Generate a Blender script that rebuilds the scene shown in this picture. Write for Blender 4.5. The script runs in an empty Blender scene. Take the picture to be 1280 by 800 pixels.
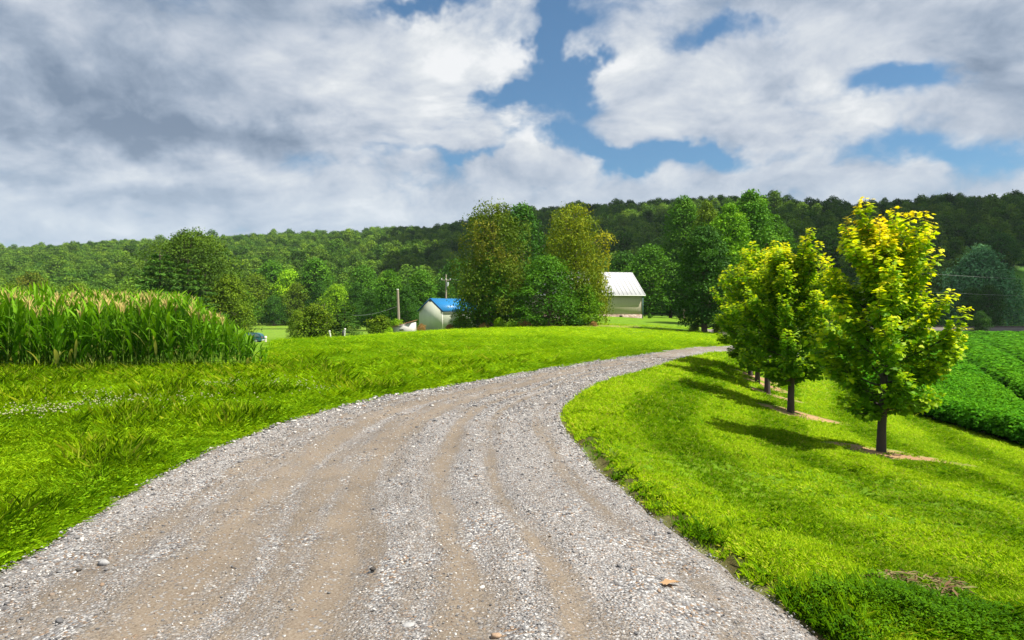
import bpy, math, random
import numpy as np
from mathutils import Vector, Matrix

SC = bpy.context.scene
COL = SC.collection
rad = math.radians
F, CX, CY = 853.0, 640.0, 388.0        # focal length in photo pixels, principal column, horizon row
CAMZ = 1.7
RNG = np.random.default_rng(11)

# ------------------------------------------------------------------ tagging helpers
def link(o, parent=None):
    COL.objects.link(o)
    if parent is not None:
        o.parent = parent
    return o
def tag(o, label=None, cat=None, group=None, kind=None):
    if label: o["label"] = label
    if cat: o["category"] = cat
    if group: o["group"] = group
    if kind: o["kind"] = kind
    return o
def empty(name, loc, label, cat, group=None, rz=0.0):
    o = bpy.data.objects.new(name, None)
    o.empty_display_size = 0.3
    o.location = loc
    o.rotation_euler = (0, 0, rz)
    link(o)
    return tag(o, label, cat, group)

# ------------------------------------------------------------------ numpy mesh builder
class Geo:
    """collects vertices, polygons of any size, a material index and a 'ltint' value per polygon"""
    def __init__(s):
        s.v = []; s.n = 0; s.f = []
    def add(s, V, Fs, mi=0, tint=0.5):
        V = np.asarray(V, dtype=np.float32).reshape(-1, 3)
        Fs = np.asarray(Fs, dtype=np.int64)
        t = np.broadcast_to(np.asarray(tint, dtype=np.float32), (len(Fs),))
        s.f.append((Fs + s.n, mi, t))
        s.v.append(V); s.n += len(V)
        return s
    def arrays(s):
        V = np.concatenate(s.v) if s.v else np.zeros((0, 3), np.float32)
        loops, sizes, mis, tints = [], [], [], []
        for Fs, mi, t in s.f:
            if len(Fs) == 0: continue
            loops.append(Fs.ravel()); sizes.append(np.full(len(Fs), Fs.shape[1]))
            mis.append(np.full(len(Fs), mi)); tints.append(t)
        return V, np.concatenate(loops), np.concatenate(sizes), np.concatenate(mis), np.concatenate(tints)
    def mesh(s, name, mats, smooth=False):
        V, L, S, M, T = s.arrays()
        me = bpy.data.meshes.new(name)
        me.vertices.add(len(V)); me.vertices.foreach_set("co", V.ravel())
        me.loops.add(len(L)); me.loops.foreach_set("vertex_index", L.astype(np.int32))
        me.polygons.add(len(S))
        st = np.concatenate([[0], np.cumsum(S)[:-1]]).astype(np.int32)
        me.polygons.foreach_set("loop_start", st)
        me.polygons.foreach_set("material_index", M.astype(np.int32))
        if smooth: me.polygons.foreach_set("use_smooth", np.ones(len(S), dtype=bool))
        a = me.attributes.new("ltint", "FLOAT", "FACE"); a.data.foreach_set("value", T.astype(np.float32))
        for m in mats: me.materials.append(m)
        me.update(calc_edges=True)
        return me
    def obj(s, name, mats, parent=None, smooth=False):
        if not isinstance(mats, (list, tuple)): mats = [mats]
        return link(bpy.data.objects.new(name, s.mesh(name, mats, smooth)), parent)

def box(g, x0, x1, y0, y1, z0, z1, mi=0, tint=.5, M=None):
    V = np.array([[x, y, z] for z in (z0, z1) for y in (y0, y1) for x in (x0, x1)], float)
    if M is not None: V = V @ np.array(M.to_3x3()).T + np.array(M.translation)
    return g.add(V, [[0, 2, 3, 1], [4, 5, 7, 6], [0, 1, 5, 4], [2, 6, 7, 3], [0, 4, 6, 2], [1, 3, 7, 5]], mi, tint)

def tube(g, pts, radii, n=6, mi=0, tint=.5, cap=True):
    P = np.asarray(pts, float); R = np.broadcast_to(np.asarray(radii, float), (len(P),))
    T = np.gradient(P, axis=0); T /= np.linalg.norm(T, axis=1, keepdims=True) + 1e-9
    ref = np.array([0, 0, 1.0]) if abs(T[:, 2]).mean() < .9 else np.array([1.0, 0, 0])
    A = np.cross(T, ref); A /= np.linalg.norm(A, axis=1, keepdims=True) + 1e-9
    B = np.cross(T, A)
    an = np.arange(n) * 2 * math.pi / n
    V = P[:, None, :] + R[:, None, None] * (np.cos(an)[None, :, None] * A[:, None, :] + np.sin(an)[None, :, None] * B[:, None, :])
    k = len(P); i = np.arange(n); fs = []
    for j in range(k - 1):
        fs.append(np.stack([j * n + i, j * n + (i + 1) % n, (j + 1) * n + (i + 1) % n, (j + 1) * n + i], 1))
    base = V.reshape(-1, 3)
    g.add(base, np.concatenate(fs), mi, tint)
    if cap:
        g.add(V[0], [list(range(n))], mi, tint); g.add(V[-1], [list(range(n))[::-1]], mi, tint)
    return g

def nrm(a): return a / (np.linalg.norm(a, axis=-1, keepdims=True) + 1e-9)

DIAMOND = np.array([(0, 0), (.4, .3), (1, 0), (.45, -.3)])
MAPLE = np.array([(0, 0), (.05, .18), (-.02, .42), (.22, .34), (.45, .62), (.52, .3), (.74, .3), (1.0, 0),
                  (.74, -.3), (.52, -.3), (.45, -.62), (.22, -.34), (-.02, -.42), (.05, -.18)])
def leaves(g, C, D, N, S, shape=DIAMOND, mi=0, tint=.5, bend=.15):
    """one polygon leaf per row: C root, D direction, N normal, S size"""
    C = np.asarray(C, float); D = nrm(np.asarray(D, float)); N = np.asarray(N, float)
    T = nrm(np.cross(N, D)); N = np.cross(D, T)
    S = np.broadcast_to(np.asarray(S, float), (len(C),))
    a = shape[:, 0][None, :, None]; b = shape[:, 1][None, :, None]
    V = C[:, None, :] + S[:, None, None] * (a * D[:, None, :] + b * T[:, None, :] - bend * (a ** 2 - .5 * np.abs(b)) * N[:, None, :])
    k = len(shape)
    g.add(V.reshape(-1, 3), np.arange(len(C) * k).reshape(-1, k), mi, tint)

# ------------------------------------------------------------------ smooth pseudo-noise
def noise2(x, y, scale, seed, octaves=3):
    r = np.random.default_rng(seed); out = np.zeros(np.shape(x)); amp = 1.0; tot = 0
    for o in range(octaves):
        for k in range(7):
            a = r.uniform(0, 2 * math.pi); f = 2 * math.pi / scale * (2 ** o) * r.uniform(.6, 1.4)
            out = out + amp * np.sin(f * (np.cos(a) * x + np.sin(a) * y) + r.uniform(0, 6.28)) / 2.6
        tot += amp; amp *= .5
    return out / tot
def sstep(x, a, b):
    t = np.clip((x - a) / (b - a), 0, 1); return t * t * (3 - 2 * t)

# ------------------------------------------------------------------ terrain
def X_at(px, Y): return (px - CX) / F * Y
CP = []
def col(px, *yz):
    for Y, z in yz: CP.append((X_at(px, Y), Y, z))
col(-350, (5, .02), (15, .05), (30, 0), (60, -1.2), (110, -2.9), (230, -3.4))
col(150, (5, .03), (12, .04), (20, 0), (35, -.2), (60, -1.5), (100, -3), (150, -3.3), (230, -3.4))
col(340, (5, 0), (8, 0), (12, 0), (25, 0), (36, 0), (50, -.75), (70, -1.65), (100, -3.05), (150, -3.4), (230, -3.4))
col(545, (10, 0), (25, 0), (45, 0), (56, -.05), (75, -.65), (95, -1), (150, -2.3), (230, -2.6))
col(700, (10, 0), (20, 0), (40, -.1), (60, -.05), (75, 0), (110, .3), (150, .1), (230, 0))
col(745, (108, .75), (118, .85))
col(800, (6, 0), (15, 0), (27, -.1), (45, -.35), (70, -.2), (110, .38), (150, .3), (230, .3))
col(900, (8, -.42), (12, -.58), (15, -.58), (25, -.4), (35, -.4), (50, -.6), (72, -.7), (110, -.3), (200, 0))
col(959, (12, -.7), (24, -1.1))
col(990, (5, -.2), (10, -.6), (18.5, -1.05), (30, -1.2), (50, -1.2), (80, -1.4), (150, -1.8), (250, -1))
col(1102, (5, -.3), (12, -.9), (20, -1.6), (30, -2), (50, -2.4), (100, -2.8), (160, -3), (250, -1.5))
col(1280, (3, -.1), (5, -.4), (10, -1), (15, -1.65), (18, -1.9), (25, -2.35), (40, -2.6), (60, -2.8), (150, -3.2), (250, -2))
col(1650, (3, -.2), (6, -.8), (12, -1.9), (20, -2.5), (60, -2.9), (150, -3.2))
CP += [(-9, -6, 0), (-9, 2, .02), (-3, -6, 0), (0, -6, 0), (3, -6, -.1), (9, -6, -.9), (-1, 3, 0), (1.4, 3.5, 0), (-1, 6, 0),
       (-3.5, 3, 0), (6, 0, -.5), (-1.3, 9, 0), (-1, 12, 0)]
CP = np.array(CP)
def warp(X, Y):
    Yc = np.clip(Y, -7, 260) + 9.0
    return np.stack([np.clip(X / Yc, -1.3, 1.5) * 2.2, np.log(Yc)], -1)
def _phi(d2): return d2 * np.log(d2 + 1e-12) * .5
_W = warp(CP[:, 0], CP[:, 1])
_n = len(CP)
_A = np.zeros((_n + 3, _n + 3))
_A[:_n, :_n] = _phi(((_W[:, None] - _W[None]) ** 2).sum(-1)) + np.eye(_n) * .004
_A[:_n, _n] = 1; _A[:_n, _n + 1:] = _W; _A[_n:, :_n] = _A[:_n, _n:].T
_c = np.linalg.solve(_A, np.concatenate([CP[:, 2], np.zeros(3)]))
def base_z(X, Y):
    X = np.asarray(X, float); Y = np.asarray(Y, float)
    sh = X.shape; X = X.ravel(); Y = Y.ravel(); out = np.empty(len(X))
    for i in range(0, len(X), 40000):
        w = warp(X[i:i + 40000], Y[i:i + 40000])
        out[i:i + 40000] = _phi(((w[:, None] - _W[None]) ** 2).sum(-1)) @ _c[:_n] + _c[_n] + w @ _c[_n + 1:]
    return np.clip(out, -6, 4).reshape(sh)
SKY_PX = np.array([-900, 0, 150, 300, 440, 560, 650, 740, 850, 950, 1060, 1150, 1280, 2200])
SKY_Y = np.array([318, 315, 304, 298, 292, 284, 271, 263, 257, 252, 260, 254, 244, 244])
RDG_D = np.array([820, 800, 780, 750, 720, 690, 650, 620, 590, 560, 540, 530, 510, 500])
HILL0 = np.array([250, 245, 245, 250, 235, 225, 215, 205, 200, 200, 215, 235, 250, 270])
def hill(X, Y):
    Yp = np.maximum(Y, 1.0)
    px = CX + F * X / Yp
    D = np.interp(px, SKY_PX, RDG_D); H = 1.7 + (388 - np.interp(px, SKY_PX, SKY_Y)) / F * D - 8 + 3
    Y0 = np.interp(px, SKY_PX, HILL0)
    t = np.clip((Yp - Y0) / (D - Y0), 0, 1.0)
    t2 = .75 * t + .25 * t * t * (3 - 2 * t)
    return np.where(Y > 1, H * t2 * sstep(Yp, Y0 - 1, Y0 + 25), 0) + sstep(t, .02, .3) * 2.2 * noise2(X, Y, 160, 5, 2) 
POND = (X_at(348, 200), 200.0, 30.0, 14.0, -3.75)      # x, y, half sizes, water level
def terrain0(X, Y):
    z = base_z(X, Y) + hill(X, Y)
    d = ((X - POND[0]) / POND[2]) ** 2 + ((Y - POND[1]) / POND[3]) ** 2
    return z - 1.1 * (1 - sstep(d, .75, 1.15)) * (d < 1.3)
def ray(px, py, zoff=0.0):
    """point where the photo ray through a pixel meets the terrain"""
    Y = np.geomspace(2.0, 330, 3000); X = X_at(px, Y)
    zr = CAMZ + (CY - py) / F * Y
    zt = terrain0(X, Y) + zoff
    k = np.argmax(zr <= zt)
    if k == 0: k = len(Y) - 1
    return np.array([X[k], Y[k], zt[k]])

# ------------------------------------------------------------------ the lane: matched left / right edge knots
KL = [(-3.6, -9), (-3.5, -3), (-3.45, 1)] + [tuple(ray(*p)[:2]) for p in
      [(0, 707), (98, 650), (200, 592), (300, 547), (400, 514), (490, 494), (610, 474), (700, 458), (800, 443), (880, 433)]] + [(13.0, 42.5), (17, 51), (20, 62), (22, 80)]
KR = [(2.1, -9), (1.95, -3), (1.78, 1)] + [tuple(ray(*p)[:2]) for p in
      [(1034, 800), (905, 705), (803, 632), (746, 580), (709, 536), (703, 516), (722, 495), (762, 475), (832, 455), (905, 440)]] + [(16.2, 40), (20.5, 49), (23.6, 61), (25.6, 80)]
def catmull(P, n=24):
    P = np.array(P, float); out = []
    for i in range(len(P) - 1):
        p0, p1, p2, p3 = P[max(i - 1, 0)], P[i], P[i + 1], P[min(i + 2, len(P) - 1)]
        t = np.linspace(0, 1, n, endpoint=False)[:, None]
        out.append(.5 * (2 * p1 + (p2 - p0) * t + (2 * p0 - 5 * p1 + 4 * p2 - p3) * t ** 2 + (3 * p1 - p0 - 3 * p2 + p3) * t ** 3))
    out.append(P[-1:]); return np.concatenate(out)
RL, RR = catmull(KL), catmull(KR)
RC = .5 * (RL + RR)
RS = np.concatenate([[0], np.cumsum(np.linalg.norm(np.diff(RC, axis=0), axis=1))])
def _seg_dist(P, A):
    out = np.full(len(P), 1e9)
    a, b = A[:-1], A[1:]; ab = b - a; l2 = (ab ** 2).sum(1) + 1e-9
    for i in range(0, len(P), 8000):
        p = P[i:i + 8000]
        t = np.clip(((p[:, None] - a[None]) * ab[None]).sum(-1) / l2, 0, 1)
        q = a[None] + t[..., None] * ab[None]
        out[i:i + 8000] = np.sqrt(((p[:, None] - q) ** 2).sum(-1)).min(1)
    return out
def inside_poly(P, Q):
    x, y = P[:, 0], P[:, 1]; r = np.zeros(len(P), bool); j = len(Q) - 1
    for i in range(len(Q)):
        xi, yi = Q[i]; xj, yj = Q[j]
        c = ((yi > y) != (yj > y)) & (x < (xj - xi) * (y - yi) / (yj - yi + 1e-12) + xi)
        r ^= c; j = i
    return r
RPOLY = np.concatenate([RL[::3], RR[::3][::-1]])
RRH = np.concatenate([RR[::3], [[300, 90], [300, -20], [2.1, -20]]])
def road_off(X, Y):
    """distance outside the lane (negative inside) and side (+1 right, -1 left)"""
    X = np.asarray(X, float); Y = np.asarray(Y, float); sh = X.shape
    P = np.stack([X.ravel(), Y.ravel()], 1)
    off = np.full(len(P), 50.0)
    near = (P[:, 1] > -14) & (P[:, 1] < 95) & (np.abs(P[:, 0] - 8) < 60)
    idx = np.where(near)[0]
    if len(idx):
        q = P[idx]
        d = np.minimum(_seg_dist(q, RL[::2]), _seg_dist(q, RR[::2]))
        off[idx] = np.where(inside_poly(q, RPOLY), -d, d)
    side = np.where(inside_poly(P, RRH), 1, -1)
    return off.reshape(sh), side.reshape(sh)
def terrain(X, Y, off=None, side=None):
    """ground surface outside the lane: right-hand lawn stands on a low cut bank, left verge nearly flush"""
    if off is None: off, side = road_off(X, Y)
    z = terrain0(X, Y)
    fade = 1 - sstep(Y, 9, 16)
    wob = .5 + .5 * noise2(X, Y, 1.1, 21, 2)
    bank = np.where(side > 0, (.03 + .125 * fade * (.25 + 1.0 * wob)) * sstep(off, -.02, .16 + .22 * wob), .03 * sstep(off, 0, .3))
    und = np.where(side > 0, .006, .02) * noise2(X, Y, 3.0, 8, 2) * sstep(off, 0, 1.0)
    return z + bank + und - .09 * sstep(-off, .0, .2)
def gz(x, y): return float(terrain(np.array([x]), np.array([y]))[0])
def top_h(px, ytop, Y):
    x = X_at(px, Y); z = gz(x, Y)
    return x, z, CAMZ + (CY - ytop) / F * Y - z
SOYE = np.array([ray(*p)[:2] for p in [(1500, 640), (1380, 590), (1280, 560), (1210, 540), (1150, 521), (1090, 500), (1050, 476), (1030, 452), (1020, 430)]])
SOYP = np.concatenate([SOYE, [[X_at(1010, 130), 130], [X_at(1100, 143), 143], [X_at(1700, 143), 143], [90, 5]]])
# ------------------------------------------------------------------ node helper
class NT:
    def __init__(s, tree): s.t = tree; s.L = tree.links
    def n(s, typ, **kw):
        nd = s.t.nodes.new(typ)
        for k, v in kw.items():
            if k == "ins":
                for kk, vv in v.items():
                    s.set(nd.inputs[kk], vv)
            else: setattr(nd, k, v)
        return nd
    def set(s, sock, v):
        if hasattr(v, "is_linked") or hasattr(v, "links"): s.L.new(v, sock)
        else: sock.default_value = v
    def m(s, op, a, b=0.0, c=None, clamp=False):
        nd = s.n("ShaderNodeMath", operation=op, use_clamp=clamp)
        s.set(nd.inputs[0], a); s.set(nd.inputs[1], b)
        if c is not None: s.set(nd.inputs[2], c)
        return nd.outputs[0]
    def mix(s, fac, a, b, mode="MIX"):
        nd = s.n("ShaderNodeMix", data_type="RGBA", blend_type=mode)
        s.set(nd.inputs[0], fac); s.set(nd.inputs[6], a); s.set(nd.inputs[7], b)
        return nd.outputs[2]
    def ramp(s, fac, stops, interp="LINEAR"):
        nd = s.n("ShaderNodeValToRGB"); cr = nd.color_ramp; cr.interpolation = interp
        while len(cr.elements) < len(stops): cr.elements.new(.5)
        for e, (p, c) in zip(cr.elements, stops):
            e.position = p; e.color = (*c, 1) if len(c) == 3 else c
        s.set(nd.inputs[0], fac); return nd.outputs[0]
    def noise(s, vec, scale, detail=4, rough=.55, dist=0.0):
        nd = s.n("ShaderNodeTexNoise", ins={"Scale": scale, "Detail": detail, "Roughness": rough, "Distortion": dist})
        if vec is not None: s.L.new(vec, nd.inputs["Vector"])
        return nd.outputs[0]
    def mr(s, v, a, b, c=0.0, d=1.0, smooth=False):
        nd = s.n("ShaderNodeMapRange"); nd.clamp = True
        if smooth: nd.interpolation_type = "SMOOTHSTEP"
        s.set(nd.inputs[0], v)
        for i, q in enumerate((a, b, c, d)): nd.inputs[1 + i].default_value = q
        return nd.outputs[0]
def material(name):
    m = bpy.data.materials.new(name); m.use_nodes = True; m.node_tree.nodes.clear()
    k = NT(m.node_tree); out = k.n("ShaderNodeOutputMaterial")
    return m, k, out
def simple(name, colr, rough=.7, var=.15, scale=6.0, metal=0.0, bump=.0, spec=.3, stretch=None, grime=None):
    """principled surface whose colour varies with object-space noise"""
    m, k, out = material(name)
    tc = k.n("ShaderNodeTexCoord").outputs["Object"]
    if stretch:
        mp = k.n("ShaderNodeMapping"); mp.inputs["Scale"].default_value = stretch; k.L.new(tc, mp.inputs[0]); v = mp.outputs[0]
    else: v = tc
    n1 = k.noise(v, scale, 5, .6)
    c = k.mix(n1, tuple(x * (1 - var) for x in colr) + (1,), tuple(min(1, x * (1 + var)) for x in colr) + (1,))
    if grime:
        g = k.mr(k.noise(tc, scale * .35, 5, .65), .5, .72)
        c = k.mix(k.m("MULTIPLY", g, .7), c, (*grime, 1))
    p = k.n("ShaderNodeBsdfPrincipled", ins={"Roughness": rough, "Metallic": metal, "Specular IOR Level": spec})
    k.L.new(c, p.inputs["Base Color"])
    if bump:
        b = k.n("ShaderNodeBump", ins={"Strength": bump, "Distance": .02}); k.L.new(n1, b.inputs["Height"]); k.L.new(b.outputs[0], p.inputs["Normal"])
    k.L.new(p.outputs[0], out.inputs[0]); return m
def foliage(name, stops, trans=.35, rough=.55, inst_var=.0, spec=.05, objvar=.12, transtint=(1.25, 1.15, .6), wscale=None):
    """leaf surface: colour from each leaf's own tint, a little variation per plant, part of the light passing through"""
    m, k, out = material(name)
    t = k.n("ShaderNodeAttribute", attribute_name="ltint").outputs["Fac"]
    c = k.ramp(t, stops)
    it = k.n("ShaderNodeAttribute", attribute_name="itint", attribute_type="INSTANCER").outputs["Fac"]
    oi = k.n("ShaderNodeObjectInfo").outputs["Random"]
    hs = k.n("ShaderNodeHueSaturation")
    hs.inputs["Saturation"].default_value = 1
    k.L.new(c, hs.inputs["Color"])
    v = k.m("MULTIPLY_ADD", oi, 2 * objvar, 1 - objvar)
    v = k.m("MULTIPLY_ADD", it, inst_var, v)
    k.L.new(v, hs.inputs["Value"])
    h = k.m("MULTIPLY_ADD", it, -inst_var * .045, .5); k.L.new(h, hs.inputs["Hue"])
    c = hs.outputs[0]
    p = k.n("ShaderNodeBsdfPrincipled", ins={"Roughness": rough, "Specular IOR Level": spec}); k.L.new(c, p.inputs["Base Color"])
    tr = k.n("ShaderNodeBsdfTranslucent"); k.L.new(k.mix(1.0, c, (*transtint, 1), "MULTIPLY"), tr.inputs[0])
    mx = k.n("ShaderNodeMixShader"); mx.inputs[0].default_value = trans
    k.L.new(p.outputs[0], mx.inputs[1]); k.L.new(tr.outputs[0], mx.inputs[2]); k.L.new(mx.outputs[0], out.inputs[0])
    return m

# ------------------------------------------------------------------ camera
cam_d = bpy.data.cameras.new("camera"); cam = link(bpy.data.objects.new("camera", cam_d))
cam_d.sensor_width = 36; cam_d.lens = F / 1280 * 36; cam_d.clip_start = .1; cam_d.clip_end = 8000
cam_d.shift_y = -(400 - CY) / 1280
cam.location = (0, 0, CAMZ); cam.rotation_euler = (rad(90), 0, 0)
SC.camera = cam
vs = SC.view_settings
vs.view_transform = "Standard"; vs.look = "None"; vs.gamma = 1; vs.exposure = 1.2; vs.use_curve_mapping = False

# ------------------------------------------------------------------ sun and sky
SUN = Vector((.97, -.24, 0)).normalized(); EL = rad(57)
TOSUN = Vector((SUN.x * math.cos(EL), SUN.y * math.cos(EL), math.sin(EL)))
ld = bpy.data.lights.new("sun", "SUN"); ld.energy = 4.2; ld.angle = rad(.55); ld.color = (1, .93, .82)
lo = link(bpy.data.objects.new("sun", ld)); lo.rotation_euler = TOSUN.to_track_quat("Z", "Y").to_euler(); lo.location = (30, -10, 60)

def build_world():
    w = bpy.data.worlds.new("World"); SC.world = w; w.use_nodes = True
    t = w.node_tree; t.nodes.clear(); k = NT(t)
    out = k.n("ShaderNodeOutputWorld")
    sky = k.n("ShaderNodeTexSky", sky_type="NISHITA"); sky.sun_disc = False; sky.sun_elevation = EL
    sky.sun_rotation = math.atan2(SUN.x, SUN.y); sky.altitude = 200; sky.air_density = 1.0; sky.dust_density = .6; sky.ozone_density = 2.2
    bg0 = k.n("ShaderNodeBackground", ins={"Strength": .048}); 
    skyc = k.mix(1.0, sky.outputs[0], (.74, 1.0, 1.08, 1), "MULTIPLY")
    k.L.new(skyc, bg0.inputs[0])
    d = k.n("ShaderNodeTexCoord").outputs["Generated"]
    sx = k.n("ShaderNodeSeparateXYZ"); k.L.new(d, sx.inputs[0]); x, y, z = sx.outputs
    zc = k.m("ADD", k.m("MAXIMUM", z, 0.0), .42)
    px = k.m("DIVIDE", x, zc); py = k.m("DIVIDE", y, zc)
    cb = k.n("ShaderNodeCombineXYZ"); k.L.new(px, cb.inputs[0]); k.L.new(py, cb.inputs[1]); p = cb.outputs[0]
    def off(v, o, sc=(1, 1, 1)):
        mp = k.n("ShaderNodeMapping"); mp.inputs[1].default_value = o; mp.inputs[3].default_value = sc; k.L.new(v, mp.inputs[0]); return mp.outputs[0]
    # broad masses of the cloud layer, as soft patches around bearings in the sky: (bearing tan, elevation tan, widths, amount)
    # gnomonic bearing about +Y, only used in front; fades out behind
    yc = k.m("MAXIMUM", y, .08)
    wn = k.n("ShaderNodeTexNoise", ins={"Scale": 5.5, "Detail": 5.0, "Roughness": .6}); k.L.new(d, wn.inputs[0])
    ws = k.n("ShaderNodeSeparateXYZ"); k.L.new(wn.outputs[1], ws.inputs[0])
    gu = k.m("ADD", k.m("DIVIDE", x, yc), k.m("MULTIPLY", k.m("SUBTRACT", ws.outputs[0], .5), .34))
    gw = k.m("ADD", k.m("DIVIDE", z, yc), k.m("MULTIPLY", k.m("SUBTRACT", ws.outputs[1], .5), .20))
    def blobs(lst):
        s = None
        for (u, v, su, sv, a) in lst:
            du = k.m("DIVIDE", k.m("SUBTRACT", gu, u), su); dv = k.m("DIVIDE", k.m("SUBTRACT", gw, v), sv)
            r2 = k.m("ADD", k.m("MULTIPLY", du, du), k.m("MULTIPLY", dv, dv))
            e = k.m("MULTIPLY", k.m("EXPONENT", k.m("MULTIPLY", r2, -1.0)), a)
            s = e if s is None else k.m("ADD", s, e)
        return s
    P = lambda X, Y: ((X - CX) / F, (CY - Y) / F)
    cov = blobs([(*P(700, 50), .036, .09, -.34), (*P(640, 128), .07, .028, -.29), (*P(925, 48), .085, .03, -.25), (*P(1130, 95), .10, .026, -.25),
                 (*P(780, 180), .18, .018, -.30), (*P(520, 10), .07, .02, -.25), (*P(1180, 190), .12, .025, -.2), (*P(560, 195), .1, .012, -.15),
                 (*P(150, 110), .34, .12, .16), (*P(860, 105), .12, .06, .12), (*P(1240, 60), .10, .10, .16), (*P(560, 90), .08, .06, .10), (*P(1080,20),.16,.03,.12), (*P(400, 260), .5, .05, .10)])
    tone = blobs([(*P(90, 110), .22, .055, -.50), (*P(230, 170), .24, .024, -.42), (*P(40, 205), .16, .02, -.35), (*P(260, 245), .12, .02, -.25), (*P(1260, 70), .12, .11, -.40), (*P(0, 0), .35, .06, -.22), (*P(1000, 0), .3, .03, -.2), (*P(260, 185), .2, .025, -.18), (*P(40, 20), .2, .04, -.06),
                  (*P(560, 100), .12, .07, .22), (*P(850, 100), .12, .055, .22), (*P(420, 130), .12, .06, .10), (*P(1080, 140), .14, .04, .15), (*P(1000, 40), .2, .05, -.10), (*P(100, 262), .3, .03, -.16),
                  (*P(250, 150), .06, .02, .15), (*P(320, 60), .12, .03, .06)])
    warpn = k.n("ShaderNodeTexNoise", ins={"Scale": 2.0, "Detail": 3.0}); k.L.new(p, warpn.inputs[0])
    pw = k.n("ShaderNodeVectorMath", operation="MULTIPLY_ADD"); k.L.new(warpn.outputs[1], pw.inputs[0]); pw.inputs[1].default_value = (.25, .25, 0); k.L.new(p, pw.inputs[2]); pw = pw.outputs[0]
    def dens(v):
        a = k.noise(v, 2.5, 9, .56); b = k.noise(v, 8.5, 7, .6)
        return k.m("ADD", k.m("MULTIPLY", a, .70), k.m("MULTIPLY", b, .30))
    n1 = dens(off(pw, (3.1, 1.7, 0))); n2 = dens(off(pw, (3.1 + .085, 1.7 - .05, 0)))
    dn = k.m("ADD", n1, cov)
    alpha = k.mr(dn, .32, .52, 0, 1, True)
    lit = k.m("MULTIPLY", k.m("SUBTRACT", n1, n2), 2.7)
    thick = k.mr(dn, .5, .85, .0, .22)
    big = k.m("MULTIPLY", k.m("SUBTRACT", k.noise(off(pw, (7.7, 2.2, 0)), 1.7, 5, .5), .5), .75)
    shade = k.m("ADD", k.m("ADD", k.m("ADD", .66, lit), k.m("ADD", tone, big)), k.m("MULTIPLY", thick, -1.0), clamp=True)
    cc = k.ramp(shade, [(0, (.165, .215, .29)), (.3, (.275, .33, .41)), (.6, (.435, .475, .535)), (.85, (.57, .595, .62)), (1, (.68, .69, .70))])
    # the cloud deck sinks into bluish distance close to the horizon
    hz = k.mr(z, 0.02, .25, .7, 0.0, True)
    cc = k.mix(hz, cc, (.42, .51, .61, 1))
    bg1 = k.n("ShaderNodeBackground", ins={"Strength": .59}); k.L.new(cc, bg1.inputs[0])
    a2 = k.m("MULTIPLY", alpha, .97)
    mx = k.n("ShaderNodeMixShader"); k.L.new(a2, mx.inputs[0]); k.L.new(bg0.outputs[0], mx.inputs[1]); k.L.new(bg1.outputs[0], mx.inputs[2])
    k.L.new(mx.outputs[0], out.inputs[0])
build_world()

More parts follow.
